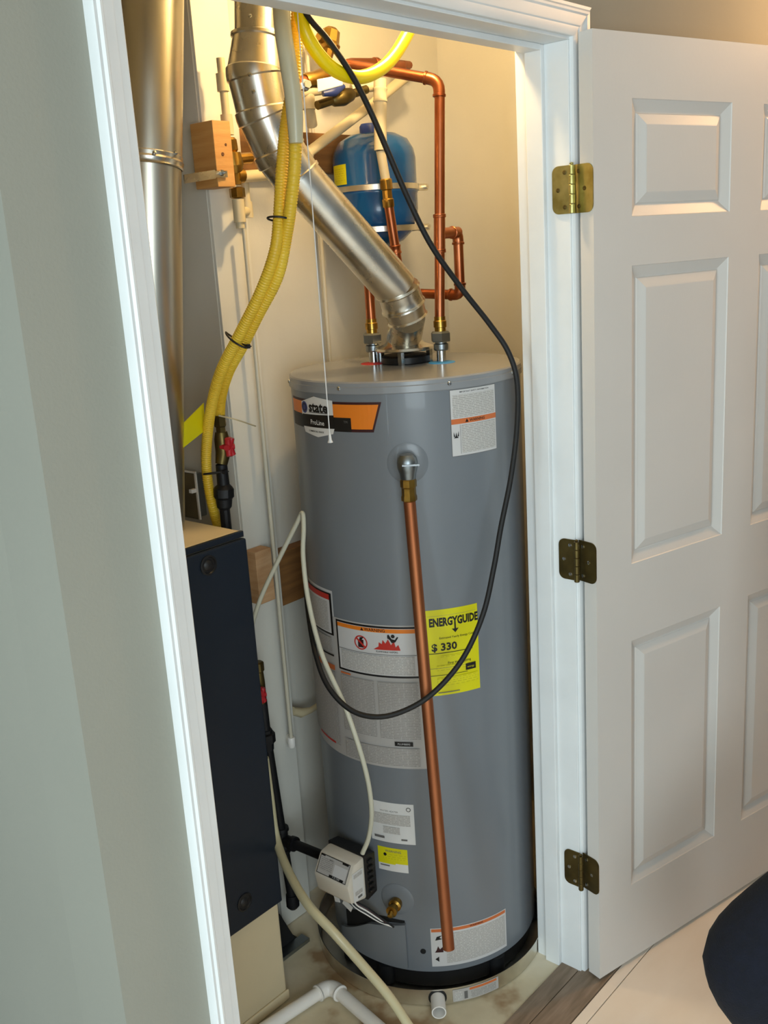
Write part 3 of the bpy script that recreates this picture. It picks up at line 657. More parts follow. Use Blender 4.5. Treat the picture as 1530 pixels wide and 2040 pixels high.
# pine block nailed on the partition end
blk = MB(); x0 = V(1.4560, 0.6550, 1.9599).x - .012
blk.box((V(1.4222, 0.6200, 1.8964).x, .62, V(1.4288, 0.6200, 1.8261).z), (V(1.4694, 0.6200, 1.8977).x, .691, V(1.4460, 0.6200, 1.9551).z))
bo = tag(obj('wood_block', blk, None, 'pine', bevel=.0015), 'short upright pine block fixed high on the partition end beside the vent elbow', 'wood block')
kp = V(1.4423, 0.6195, 1.8900); obj('knot', MB().lathe([(.004, 0), (.003, .0006)], kp, (0, -1, 0), n=12), bo, 'knot'); kp = V(1.4528, 0.6195, 1.9089); obj('knot', MB().lathe([(.003, 0), (.002, .0006)], kp, (0, -1, 0), n=12), bo, 'knot')
b = MB(); s0, s1, s2 = V(1.3283, 0.6120, 1.8393), V(1.4110, 0.6140, 1.8499), V(1.4457, 0.6170, 1.8506)
for p, q, w_ in ((s0, s1, .0085), (s1, s2, .0065)):
    b.prism([p + Vector((0, 0, -w_)), q + Vector((0, 0, -w_)), q + Vector((0, 0, w_)), p + Vector((0, 0, w_))], (0, -.0022, 0), 'galvanized')
b.lathe([(.006, 0), (.006, .005), (.0025, .005), (.0025, .014)], s2 + Vector((-.016, -.002, .002)), (0, -1, 0), 'zinc', 6)
tag(obj('duct_strap', b), 'shiny metal strap running from the duct collar to the pine block', 'strap')
# lower blocking
b = MB(); b.box((V(1.4541, 0.6550, 0.9654).x, .655, V(1.4566, 0.6550, 0.8968).z), (V(1.5033, 0.6550, 0.9510).x, .691, V(1.4726, 0.6550, 1.0249).z)); tag(obj('wood_block', b, None, 'pine_pale', bevel=.0015), 'pale wood block low on the partition end, behind the thin white hose', 'wood block')
b = MB(); b.box((1.562, .708, V(1.6369, 0.7100, 0.8467).z), (1.95, .745, V(1.6526, 0.7100, 0.9822).z)); tag(obj('wood_board', b, None, 'pine_brown', bevel=.0015), 'horizontal brown board on the back wall, partly hidden behind the water heater middle', 'board')
b = MB(); b.box((1.562, .708, V(1.8926, 0.7100, 1.8667).z), (2.12, .745, V(1.9020, 0.7100, 1.9560).z)); tag(obj('wood_board', b, None, 'pine_brown', bevel=.0015), 'horizontal brown board on the back wall behind the blue expansion tank', 'board')

# switch on the partition side, yellow tag
p0 = V(1.4535, 0.8107, 1.2031); p1 = V(1.4535, 0.8109, 1.0903); yy = (p0.y + p1.y) / 2
sw = thing('light_switch', 'grey metal switch plate with a white toggle on the partition above the furnace', 'switch', (1.454, yy + .06, p1.z))
obj('switch_box', MB().box((1.430, yy + .004, p1.z + .004), (1.4545, yy + .116, p0.z - .004)), sw, 'zinc', bevel=.003)
obj('switch_plate', MB().box((1.4275, yy, p1.z), (1.430, yy + .12, p0.z)), sw, 'zinc', bevel=.003)
obj('plate_rim', MB().box((1.4265, yy - .003, p1.z), (1.4305, yy + .002, p0.z), 'pvc_white').box((1.4265, yy - .003, p0.z - .001), (1.4305, yy + .12, p0.z + .003), 'pvc_white'), sw)
tg = V(1.4260, 0.8138, 1.1602); obj('toggle', MB().box((tg.x - .014, tg.y - .005, tg.z - .003), (tg.x + .002, tg.y + .006, tg.z + .006)), sw, 'pvc_white', bevel=.001)
q = [V(1.2148, 0.5979, 1.3453), V(1.3241, 0.6190, 1.3947), V(1.3119, 0.6103, 1.3378), V(1.2045, 0.5926, 1.3024)]
tag(obj('paper_tag', MB().prism(q, fwd * .0008, 'ink_yellow')), 'blank yellow paper tag hanging behind the yellow gas hoses above the switch', 'tag')

# ------------------------------------------------------------------ gas hoses, valves and iron pipe
def rib_hose(name, px, label, r=.0108, pitch=.0052, group=None, m='yellow_jacket'):
    pts = seg(curve(px, 10), pitch / 3); rr = [r + .0007 * math.cos(2 * math.pi * i / 3) for i in range(len(pts))]
    return tag(obj(name, MB().tube(pts, rr, n=12), None, m, smooth=60), label, 'hose', group)
h1 = rib_hose('gas_hose', [(1.3717, 0.2926, 2.2024), (1.3576, 0.2924, 2.0825), (1.3454, 0.2991, 1.9854), (1.3260, 0.3071, 1.9111), (1.3098, 0.3112, 1.8355), (1.2930, 0.3120, 1.7503), (1.2809, 0.3175, 1.6903), (1.2756, 0.3583, 1.6210), (1.2726, 0.4245, 1.5435), (1.2780, 0.4980, 1.4694), (1.3007, 0.5667, 1.3927), (1.3217, 0.6200, 1.3117), (1.3317, 0.6436, 1.2422), (1.3472, 0.6556, 1.1589), (1.4056, 0.6961, 1.0332), (1.4818, 0.7248, 0.8497), (1.4973, 0.7358, 0.7242)], 'ribbed yellow gas hose, the left of the bundled pair, passing behind the furnace', r=.0108)
h2 = rib_hose('gas_hose', [(1.3204, 0.2808, 2.1838), (1.3061, 0.2753, 2.0500), (1.3055, 0.2693, 1.9539), (1.3011, 0.2667, 1.8559), (1.2985, 0.2840, 1.7739), (1.3001, 0.3057, 1.7151), (1.2947, 0.3312, 1.6460), (1.2905, 0.3873, 1.5791), (1.2963, 0.4496, 1.5169), (1.3073, 0.5102, 1.4652), (1.3374, 0.5779, 1.4073), (1.3762, 0.6373, 1.3531)], 'ribbed yellow gas hose, the right of the bundled pair, ending at the upper red-handled valve', r=.0112)
b = MB(); b.tube(curve([V(1.3045, 0.2705, 2.1715), V(1.2885, 0.2605, 2.0610), V(1.2867, 0.2531, 1.9976), V(1.2891, 0.2488, 1.9341), V(1.2887, 0.2504, 1.8660)], 10), [.0145] * 34 + [.0142, .0138, .0134, .0130, .0126, .0122, .0119], n=20)  # pale tube added at the hose top, daylight glare put into its colour
tag(obj('hose_glare', b, None, 'glare_pale', smooth=50), 'pale daylight glare built as a cloudy tube over the top of the yellow gas hose', 'hose glare')
b = MB(); b.tube(curve([V(1.3418, 0.2735, 2.1473), V(1.3298, 0.2560, 2.0687), V(1.3476, 0.2489, 2.0221), (V(1.3852, 0.2404, 1.9896)), V(1.4508, 0.2414, 1.9817), V(1.5317, 0.2534, 2.0061), V(1.5964, 0.2604, 2.0504), V(1.6530, 0.2678, 2.1123), V(1.6893, 0.2763, 2.1981)], 12), .0122, n=20)
tag(obj('gas_hose', b, None, 'yellow_smooth', smooth=60), 'smooth bright yellow hose drooping in a loop below the door head', 'hose')
def tie(a, c, sag, label, tail):
    mid = (a + c) / 2; w = (c - a) / 2; wn = w.normalized()
    pts = [mid + w * math.cos(2 * math.pi * k / 24) - fwd * (.0145 * math.sin(2 * math.pi * k / 24)) - Vector((0, 0, sag * max(0, math.sin(2 * math.pi * k / 24)))) for k in range(25)]
    b = MB().tube(pts, .0019, n=8); b.box(c - Vector((.004, .004, .004)), c + Vector((.004, .004, .004))); b.tube([c, tail], .0014, n=6)
    return tag(obj('cable_tie', b, None, 'black_plastic'), label, 'cable tie')
tie(V(1.2749, 0.3232, 1.7471), V(1.3005, 0.2925, 1.7420), 0.0, 'upper black cable tie round the two yellow hoses', V(1.3054, 0.2872, 1.7424)); tie(V(1.2625, 0.4528, 1.5472), V(1.2831, 0.4185, 1.5188), .010, 'middle black cable tie round the two yellow hoses, slanting', V(1.2881, 0.4127, 1.5184)); tie(V(1.3140, 0.6322, 1.2415), V(1.3445, 0.5989, 1.2439), 0, 'lowest black cable tie, holding the yellow hose to the black gas pipe', V(1.3503, 0.5925, 1.2444))
vy = .62
g = thing('gas_valve', 'upper gas shutoff valve with red handle and black iron pipe, above the furnace top', 'valve', V(1.3405, 0.6200, 1.1310))
t0, t1, t2, t3, t4 = V(1.3627, 0.6200, 1.3607), V(1.3543, 0.6200, 1.2564), V(1.3541, 0.6200, 1.2121), V(1.3503, 0.6200, 1.1625), V(1.3500, 0.6200, 1.1059)
b = MB(); b.lathe([(.010, .0), (.014, -.002), (.014, -.022), (.011, -.024), (.011, -.04)], t0, (0, 0, 1), n=6); b.tube([t0 - Vector((0, 0, .035)), t0 - Vector((0, 0, .05)), t0 - Vector((0, 0, .08)), t1], [.013, .0165, .0165, .013], n=16); obj('brass_body', b, g, 'brass_dark', smooth=30)
kn_ = V(1.3593, 0.6000, 1.2955); b = MB(); b.tube([kn_ + Vector((-.006, .014, 0)), kn_ + Vector((0, -.004, 0))], .006, n=10)
for k in range(6):
    a = math.pi * k / 3; b.tube([kn_ + Vector((0, -.004, 0)), kn_ + Vector((math.cos(a) * .011, -.010, math.sin(a) * .022))], [.009, .0065], n=8)
obj('handle', b, g, 'red_plastic', smooth=50, label='red handle')
b = MB(); b.tube([t1, t2, t2 + (t3 - t2) * .1, t2 + (t3 - t2) * .2, t2 + (t3 - t2) * .55, t2 + (t3 - t2) * .65, t3, t3 + (t4 - t3) * .1, t4 - Vector((0, 0, .10)), t4 - Vector((.01, 0, .118)), Vector((1.2885, t4.y, t4.z - .12))], [.0125, .0135, .019, .022, .022, .018, .016, .0115, .0115, .0115, .0115], n=12); obj('iron_pipe', b, g, 'black_iron', smooth=30)
g = thing('gas_valve', 'lower gas shutoff valve with red handle, half hidden behind the furnace edge', 'valve', V(1.3976, 0.6200, 0.6805))
t0 = V(1.3994, 0.6200, 0.7830); t1 = V(1.3976, 0.6200, 0.6805); b = MB(); b.lathe([(.010, 0), (.014, -.003), (.014, -.022), (.011, -.025), (.0125, -.05), (.0125, (t1 - t0).z)], t0, (0, 0, 1), n=12); obj('brass_body', b, g, 'brass_dark', smooth=30)
kn_ = V(1.3821, 0.6040, 0.7110); b = MB()
for k in range(6):
    a = math.pi * k / 3; b.tube([kn_ + Vector((0, -.004, 0)), kn_ + Vector((math.cos(a) * .012, -.008, math.sin(a) * .020))], [.009, .0065], n=8)
obj('handle', b, g, 'red_plastic', smooth=50, label='red handle')
ip = thing('gas_pipe', 'black iron gas pipe with tee running down to the water heater gas valve', 'pipe', V(1.4301, 0.6200, 0.1298))
u0, u1, u2, u3 = V(1.4013, 0.6200, 0.6853), V(1.4036, 0.6200, 0.5880), V(1.4221, 0.6200, 0.3079), V(1.4349, 0.6200, 0.1269)
b = MB(); b.tube([u0, u1], .0118, n=14); b.tube([u1, u2], .0118, n=14); b.tube([u2, u3], .0118, n=14); obj('iron_pipe', b, ip, 'black_iron', smooth=40)
b = MB(); b.tube([u1 + Vector((0, 0, .022)), u1 + Vector((0, 0, .014)), u1 + Vector((0, 0, .012)), u1 - Vector((0, 0, .010)), u1 - Vector((0, 0, .012)), u1 - Vector((0, 0, .03))], [.015, .015, .021, .021, .016, .015], n=8); obj('pipe_union', b, ip, 'black_iron', smooth=30)
go = GP(.035, -.05, .262); ud = (go - u2)
b = MB(); b.tube([u2 + Vector((0, 0, .034)), u2 + Vector((0, 0, .026)), u2 + Vector((0, 0, .024)), u2 - Vector((0, 0, .024)), u2 - Vector((0, 0, .026)), u2 - Vector((0, 0, .034))], [.017, .018, .0145, .0145, .018, .017], n=14); b.tube([u2, u2 + ud * .16, u2 + ud * .17, u2 + ud * .24], [.0145, .0145, .018, .018], n=14); obj('tee', b, ip, 'black_iron', smooth=35)
b = MB(); b.tube([u2 + ud * .1, go], .0118, n=14); obj('branch_pipe', b, ip, 'black_iron', smooth=40)
b = MB(); b.tube([u3 + Vector((0, 0, .02)), u3 + Vector((0, 0, .005)), u3 - Vector((0, 0, .012)), u3 - Vector((0, 0, .02))], [.0155, .0165, .0165, .010], n=14); obj('pipe_cap', b, ip, 'black_iron', smooth=35)

# ------------------------------------------------------------------ thin hoses, cable and pull string
b = MB(); b.tube(curve([V(1.3963, 0.6345, 0.8501), V(1.4077, 0.5955, 0.9416), V(1.4206, 0.5300, 1.0488), V(1.4309, 0.4846, 1.1209), V(1.4317, 0.4637, 1.1490), V(1.4202, 0.4507, 1.1226), V(1.3981, 0.4368, 1.0638), V(1.3707, 0.4027, 0.9777), V(1.3442, 0.3478, 0.8811), V(1.3373, 0.2835, 0.7770), V(1.3413, 0.2469, 0.6559), V(1.3504, 0.2454, 0.5594), V(1.3593, 0.2670, 0.4817), V(1.3542, 0.2854, 0.4349)], 10), .0052, n=10)
tag(obj('thin_hose', b, None, 'tube_white', smooth=60), 'thin white hose bent over beside the tank and hanging down to the gas valve', 'hose')
b = MB(); b.tube(curve([V(1.3040, 0.5154, 0.6128), V(1.3040, 0.5105, 0.5152), V(1.3040, 0.5045, 0.4225), V(1.2532, 0.4168, 0.4019), V(1.2057, 0.3094, 0.3884), V(1.2039, 0.2355, 0.3533), V(1.2258, 0.1857, 0.2891), V(1.2531, 0.1414, 0.2148), V(1.2710, 0.1117, 0.1508), V(1.2696, 0.0639, 0.1046)], 10), .0098, n=14)
tag(obj('drain_hose', b, None, 'tube_vinyl', smooth=60), 'long beige vinyl drain hose sloping across the drain pan rim to the floor', 'hose')
b = MB(); b.tube(curve([V(1.3263, 0.2915, 2.1488), V(1.3296, 0.2412, 2.0699), V(1.3661, 0.2331, 2.0348), V(1.4112, 0.2234, 1.9810), V(1.4502, 0.2184, 1.9214), V(1.4703, 0.1966, 1.8446), V(1.4989, 0.1798, 1.7647), V(1.5312, 0.1575, 1.6817), V(1.5908, 0.1358, 1.5990), V(1.6431, 0.1110, 1.5274), V(1.6712, 0.0883, 1.4707), V(1.6775, 0.0732, 1.4106), V(1.6567, 0.0623, 1.3237), V(1.6258, 0.0593, 1.2279), V(1.5897, 0.0624, 1.1326), V(1.5621, 0.0633, 1.0562), V(1.5258, 0.0685, 0.9658), V(1.4777, 0.0893, 0.8815), V(1.4229, 0.1265, 0.8195), V(1.3757, 0.1676, 0.7894), V(1.3375, 0.2080, 0.7831), V(1.3152, 0.2542, 0.7973), V(1.3108, 0.3058, 0.8372), V(1.3360, 0.3593, 0.8870), V(1.4041, 0.4423, 0.9368), V(1.4436, 0.4841, 0.9978)], 8), .0054, n=12)
tag(obj('black_cable', b, None, 'black_rubber', smooth=60), 'long black cable hanging in a big loop across the front of the water heater', 'cable')
ps = thing('pull_string', 'thin white pull string with a small plastic bell hanging before the tank badge', 'pull string', V(1.2544, 0.1900, 1.3635))
s1 = V(1.2549, 0.1900, 1.3679); b = MB(); b.tube([s1, Vector((s1.x, s1.y, H - .001))], .0011, n=6); obj('string', b, ps, 'ink_white')
b = MB(); b.lathe([(.0015, .004), (.0025, .0), (.003, -.007), (.005, -.012), (.0045, -.0125)], s1, n=14); obj('bell', b, ps, 'ink_white', smooth=30)
lh = thing('bulb_lampholder', 'white ceiling lampholder with a bare warm bulb inside the closet above the door head', 'lamp', (1.66, .25, H))
lc = Vector((1.66, .25, H)); b = MB(); b.lathe([(.055, 0), (.055, -.012), (.035, -.03), (.024, -.04), (.022, -.055)], lc, n=32); obj('lamp_base', b, lh, 'pvc_white', smooth=35)
b = MB(); b.lathe([(.013, -.055), (.015, -.07), (.026, -.092), (.030, -.112), (.024, -.132), (.012, -.141), (.0001, -.143)], lc, n=24); bu = obj('bulb', b, lh, 'glass_bulb', smooth=50)
pl = bpy.data.lights.new('bulb_light', 'POINT'); pl.energy = 12.5; pl.color = (1.0, .70, .34); pl.shadow_soft_size = .03
po = bpy.data.objects.new('bulb_light', pl); S.collection.objects.link(po); po.location = lc + Vector((0, 0, -.185))
b = MB(); b.tube(curve([V(1.3510, 0.6075, 1.3634), V(1.3726, 0.5792, 1.3530), V(1.4490, 0.6063, 1.3241)], 6), .0018, n=6); tag(obj('zip_tie', b, None, 'cpvc'), 'thin cream zip tie sticking out beside the upper gas valve', 'cable tie')

# ------------------------------------------------------------------ water pipes
def cup(mb, p, ax, r, L, m, lip=.0012):      # a fitting cup with beaded ends
    ax = Vector(ax).normalized(); mb.lathe([(r, -L / 2), (r + lip, -L / 2 + .001), (r + lip, -L / 2 + .004), (r, -L / 2 + .006), (r, L / 2 - .006), (r + lip, L / 2 - .004), (r + lip, L / 2 - .001), (r, L / 2)], p, ax, m, 18)
def elbow(mb, a, c, d, r, m, k=.022):        # bend at c from direction of a to d
    p, q = c + (a - c).normalized() * k, c + (d - c).normalized() * k
    pts = [p + (p - c).normalized() * .008] + [p * (1 - t) ** 2 + c * 2 * t * (1 - t) + q * t ** 2 for t in (0, .2, .4, .6, .8, 1)] + [q + (q - c).normalized() * .008]
    mb.tube(pts, r, m, 18); cup(mb, pts[0], pts[0] - c, r + .0004, .006, m); cup(mb, pts[-1], pts[-1] - c, r + .0004, .006, m)
cr = .0111
cw = thing('copper_pipe', 'copper cold water pipe rising from the blue-ringed nipple to an elbow under the door head', 'pipe', NR + Vector((0, 0, .1)))
tt = V(0.8587, -0.3910, 1.8445); zc = 2.0
k_ = V(1.8110, 0.3360, 2.0172); C0 = NR + Vector((0, 0, .1)); C1 = Vector((k_.x, NR.y, k_.z)); C2 = V(1.6513, 0.4308, 2.0477); C2 = V(1.7271, 0.5200, 2.0698)
b = MB(); b.tube([C0, C1 + Vector((0, 0, -.02))], cr, n=20); obj('riser', b, cw, 'copper', smooth=40)
b = MB(); elbow(b, C0, C1, C2, cr + .0014, 'copper'); obj('elbow', b, cw, smooth=40)
b = MB(); b.tube([C1 + (C2 - C1) * .1, C2], cr, n=20); obj('horizontal_run', b, cw, 'copper', smooth=40)
z1, z2 = V(1.7916, 0.3360, 1.7434).z, V(1.7859, 0.3360, 1.6701).z
rx = lambda z: Vector((C0.x + (C1.x - C0.x) * (z - C0.z) / (C1.z - C0.z), C0.y, z))
b = MB(); b.tube([rx(z1), rx(z2)], cr + .0013, 'copper', 20); 
for z in (z1, z2): cup(b, rx(z), (0, 0, 1), cr + .0016, .008, 'copper')
obj('tee', b, cw, smooth=40)
T0 = rx((z1 + z2) / 2); T1 = V(1.8662, 0.3450, 1.7073); T1.z = T0.z + .001; T2 = V(1.8603, 0.3450, 1.5707); T2.x = T1.x; T3 = V(1.8488, 0.4400, 1.5767)
b = MB(); b.tube([T0, T1], cr + .0010, 'copper', 18); elbow(b, T0, T1, T2, cr + .0012, 'copper', .016); b.tube([T1 - Vector((0, 0, .016)), T2 + Vector((0, 0, .016))], cr, 'copper', 18); elbow(b, T1, T2, T3, cr + .0012, 'copper', .016); b.tube([T2 + (T3 - T2) * .12, T3 + (T3 - T2) * .8], cr, 'copper', 18)
obj('heat_trap_branch', b, cw, smooth=40)
hw = thing('copper_pipe', 'short copper hot water pipe rising from the red-ringed nipple behind the slanted vent pipe', 'pipe', NL + Vector((0, 0, .1)))
HL = NL + Vector((0, 0, .1)); g1 = V(1.7239, 0.4940, 1.5734); b = MB(); b.tube([HL, Vector((HL.x, HL.y, g1.z + .10))], cr, n=20); obj('riser', b, hw, 'copper', smooth=40)
mp_ = thing('mixed_pipe', 'cream plastic riser joined by brass to copper, in front of the blue expansion tank', 'pipe', V(1.8299, 0.5000, 1.6757))
q0_, q1_, q2_, q3_, q4_ = V(1.8330, 0.5000, 1.6699), V(1.8151, 0.5000, 1.7846), V(1.8110, 0.5000, 1.8345), V(1.7994, 0.5000, 1.8942), V(1.8119, 0.5000, 2.0432)
b = MB(); b.tube([q0_ - (q1_ - q0_) * .3, q1_], cr, n=18); cup(b, q0_ + (q1_ - q0_) * .08, q1_ - q0_, cr + .0014, .02, None); obj('copper_section', b, mp_, 'copper', smooth=40)
b = MB(); d_ = (q2_ - q1_); b.tube([q1_ - d_ * .25, q1_ - d_ * .2, q1_ + d_ * .1, q1_ + d_ * .15, q1_ + d_ * .5, q1_ + d_ * .55, q1_ + d_ * .95, q1_ + d_], [.0125, .0138, .0138, .0115, .0115, .0145, .0145, .0125], n=12); obj('brass_coupling', b, mp_, 'brass', smooth=30)
b = MB(); b.tube([q2_, q3_], .0105, n=18); b.tube([q3_, q4_], .0142, n=18); cup(b, q4_ + (q3_ - q4_) * .22, q3_ - q4_, .0150, .03, None); obj('plastic_section', b, mp_, 'cpvc', smooth=40)
pv = thing('plastic_pipe', 'cream plastic pipe slanting up to the right behind the vent pipe', 'pipe', V(1.7291, 0.6600, 1.9036))
b = MB(); b.tube([V(1.7016, 0.6600, 1.8889), V(1.9488, 0.6400, 2.0212)], .0118, n=18); b.tube([V(1.9488, 0.6400, 2.0212), V(2.0575, 0.6400, 2.0797), V(2.0818, 0.6400, 2.0908)], [.0118, .0125, .0125], n=18); obj('pipe_run', b, pv, 'cpvc', smooth=40)
cup(b := MB(), V(1.7170, 0.6600, 1.8968), V(1.9488, 0.6400, 2.0212) - V(1.7016, 0.6600, 1.8889), .0150, .035, None); obj('coupling', b, pv, 'cpvc', smooth=40)
pv = thing('plastic_pipe', 'horizontal cream plastic pipe behind the blue-handled valve below the yellow loop', 'pipe', V(1.7460, 0.6200, 2.0118))
b = MB(); b.tube([V(1.7241, 0.6400, 2.0079), V(1.7521, 0.6600, 1.9639)], .0125, n=18); obj('down_pipe', b, pv, 'cpvc', smooth=40)
b = MB(); b.tube([V(1.7242, 0.6400, 2.0362), V(1.7242, 0.6400, 1.9942)], .0155, n=18); obj('tee', b, pv, 'cpvc', smooth=40)
b = MB(); b.tube([V(1.7043, 0.6400, 2.0275), V(1.7648, 0.6200, 2.0361)], .0105, n=14); obj('pipe_run', b, pv, 'cpvc', smooth=40)
b = MB(); b.tube([V(1.8268, 0.6000, 2.0376), V(1.8954, 0.5600, 2.0474)], .0120, n=14); obj('pipe_run', b, pv, 'cpvc', smooth=40)
# ball valve with white handle
bv = thing('ball_valve', 'brass ball valve with a long white lever handle beside the yellow loop', 'valve', V(1.6539, 0.5500, 2.0366))
b = MB(); v0, v1 = V(1.5933, 0.5500, 2.0273), V(1.7580, 0.5500, 2.0567); d_ = v1 - v0; b.tube([v0, v0 + d_ * .22], .0115, 'copper', 16); b.tube([v0 + d_ * .2, v0 + d_ * .25, v0 + d_ * .34, v0 + d_ * .5, v0 + d_ * .6, v0 + d_ * .72, v0 + d_ * .78], [.014, .016, .016, .020, .016, .016, .013], 'brass', 14); b.tube([v0 + d_ * .75, v0 + d_], .0115, 'brass', 14); obj('valve_body', b, bv, smooth=35)
b = MB(); h0, h1_ = V(1.6268, 0.5150, 2.0178), V(1.6781, 0.4900, 2.0297); w_ = Vector((0, 0, .0125)); b.prism([h0 - w_, h1_ - w_ * .85, h1_ + w_ * .8, h0 + w_], (-.006, -.006, 0), 'ink_white'); obj('lever', b, bv, bevel=.002, label='white lever handle')
b = MB(); st = V(1.6011, 0.5100, 2.0192); b.lathe([(.012, 0), (.012, .012), (.008, .014), (.008, .022)], st + Vector((0, .02, 0)), (-.3, -1, 0), 'zinc_bright', 6); obj('stem_nut', b, bv)
cv = thing('ball_valve', 'small valve with blue wing handle under the white lever valve', 'valve', V(1.7475, 0.5600, 2.0090))
b = MB(); v0, v1 = V(1.6798, 0.5700, 1.9909), V(1.8217, 0.5500, 2.0302); d_ = v1 - v0; b.tube([v0, v0 + d_ * .28, v0 + d_ * .32, v0 + d_ * .5, v0 + d_ * .68, v0 + d_ * .72, v1], [.0095, .0095, .014, .019, .014, .0095, .0095], n=14); obj('valve_body', b, cv, 'brass_dark', smooth=30)
b = MB(); hc = V(1.7048, 0.5400, 2.0168); b.tube([hc + Vector((-.030, .006, -.006)), hc + Vector((-.012, 0, -.003)), hc, hc + Vector((.012, 0, .004)), hc + Vector((.028, -.004, .012))], [.006, .009, .0105, .008, .0045], n=10); obj('handle', b, cv, 'valve_blue', smooth=60, label='blue wing handle')
rg_ = thing('pressure_regulator', 'bell-shaped brass pressure regulator high on the back wall behind the black cable', 'regulator', V(1.8339, 0.6600, 2.1358))
b = MB(); r0 = V(1.8262, 0.6600, 2.1425); b.lathe([(.014, -.03), (.016, -.012), (.026, -.006), (.027, .0), (.023, .006), (.020, .030), (.012, .036)], r0, (.25, -.15, 1), n=8); b.tube([V(1.7949, 0.6600, 2.1562), V(1.8262, 0.6600, 2.1425), V(1.8203, 0.6800, 2.1271)], .012, n=10); obj('regulator_body', b, rg_, 'brass', smooth=25)
# copper stub of hot line at the loop
cs = MB(); cs.tube([V(1.8151, 0.6000, 2.0875), V(1.8323, 0.6000, 2.0911), V(1.9161, 0.6000, 2.0982)], [.0125, .0135, .0135], n=16); cup(cs, V(1.9161, 0.6000, 2.0982), V(1.9377, 0.6000, 2.1000) - V(1.8323, 0.6000, 2.0911), .014, .012, None); cs.tube([V(1.9161, 0.6000, 2.0982), V(2.0361, 0.6200, 2.1092)], .0115, n=14)
tag(obj('copper_fitting', cs, None, 'copper', smooth=40), 'bright copper fitting just above the bottom of the yellow loop', 'pipe fitting')
cs = MB(); cs.tube([V(2.0853, 0.6600, 2.1218), V(2.0644, 0.6400, 2.0917), V(2.0512, 0.6400, 2.0735)], [.012, .009, .005], n=10); cs.tube([V(2.0658, 0.6600, 2.1213), V(2.1396, 0.6800, 2.1271)], .010, n=10)
tag(obj('pipe_hanger', cs, None, 'copper_tube', smooth=40), 'small copper pipe hanger on the wall right of the yellow loop', 'pipe hanger')
# brass and plastic stack beside the pine block
bs = thing('supply_fitting', 'brass tee and cream plastic fittings stacked right of the pine block', 'pipe fitting', V(1.4834, 0.6400, 1.7432))
def vtx(z, dx=0): return Vector((1.4896 + dx, .64, z))
b = MB(); b.tube([vtx(2.0790, -.012), vtx(1.9387, -.010)], .0085, 'cpvc', 14); b.tube([vtx(1.9706, -.010), vtx(1.9307, -.010)], .0125, 'cpvc', 14); b.tube([vtx(2.0496, -.012), vtx(2.0152, -.012)], .0125, 'cpvc', 14); obj('upper_pipe', b, bs, smooth=40)
b = MB(); b.tube([vtx(1.9257, -.008), vtx(1.9207, -.008), vtx(1.9007, -.006), vtx(1.8967, -.006), vtx(1.8755, -.004)], [.0115, .0155, .0155, .0125, .018], n=10); b.tube([vtx(1.8957, -.004), vtx(1.8705, -.002), vtx(1.8553, 0)], [.018, .021, .014], n=14); b.tube([vtx(1.8826), vtx(1.8826) + Vector((.045, .0, .004))], .012, n=12); b.tube([vtx(1.8553), vtx(1.8320)], .011, n=12); b.lathe([(.013, 0), (.0165, .002), (.0165, .020), (.013, .022)], vtx(1.8046), n=8); obj('brass_tee', b, bs, 'brass', smooth=30)
b = MB(); b.tube([vtx(1.8503), vtx(1.8503) + Vector((.018, 0, 0))], .0155, 'brass', 14); b.tube([vtx(1.8483) + Vector((.016, 0, 0)), vtx(1.8483) + Vector((.10, .02, .006))], .0125, 'cpvc', 14); obj('side_pipe', b, bs, smooth=40)
b = MB(); b.tube([vtx(1.8026), vtx(1.7555)], .0128, n=18); b.tube([vtx(1.7555), vtx(1.7432)], .0095, n=16); b.tube([vtx(1.7740), vtx(1.7740) + Vector((.045, .03, .005)), vtx(1.7740) + Vector((.055, .035, .006))], .0105, n=14); b.tube([vtx(1.7740) + Vector((.055, .035, -.008)), vtx(1.7995) + Vector((.055, .035, .0))], .0125, n=14); b.tube([vtx(1.7995) + Vector((.055, .035, .0)), vtx(1.8452) + Vector((.055, .035, .0))], .009, n=14); obj('plastic_tee', b, bs, 'cpvc', smooth=40)
# two slim vertical lines
def slim(x, y, z0, z1, label, bend):
    t = thing('slim_pipe', label, 'pipe', (x, y, z0)); b = MB(); b.tube([Vector((x, y, z0)), Vector((x, y, z1))], .0048, n=12); obj('pipe_run', b, t, 'pex_white', smooth=40)
    b = MB(); b.lathe([(.008, .018), (.0095, .016), (.0095, -.006), (.007, -.010)], (x, y, z0), n=14); b.tube([Vector((x, y, z0)), Vector((x, y, z0)) + Vector(bend) * .3], .0085, n=14); b.tube([Vector((x, y, z0)) + Vector(bend) * .25, Vector((x, y, z0)) + Vector(bend)], .0065, n=12); obj('elbow', b, t, 'pvc_white', smooth=40); return t
xa = V(1.5163, 0.6600, 1.2142); slim(xa.x, .66, V(1.5208, 0.6600, 0.5118).z, vtx(1.7432).z, 'slim cream pipe running down the partition end to a white elbow', (.03, .05, .004))
xb = V(1.8165, 0.7220, 1.5417); slim(xb.x, .722, 1.2, H - .002, 'slim cream pipe on the back wall going down behind the water heater', (.03, .01, 0))
xe = V(1.5931, 0.7000, 0.5530); t = MB(); t.tube([V(1.5631, 0.7000, 0.5708), xe, V(1.6158, 0.6900, 0.5534), V(1.6718, 0.6900, 0.5576)], [.0105, .0125, .008, .007], n=12); tag(obj('pipe_elbow', t, None, 'cpvc', smooth=40), 'cream pipe elbow low on the back wall, peeking out left of the tank', 'pipe fitting')

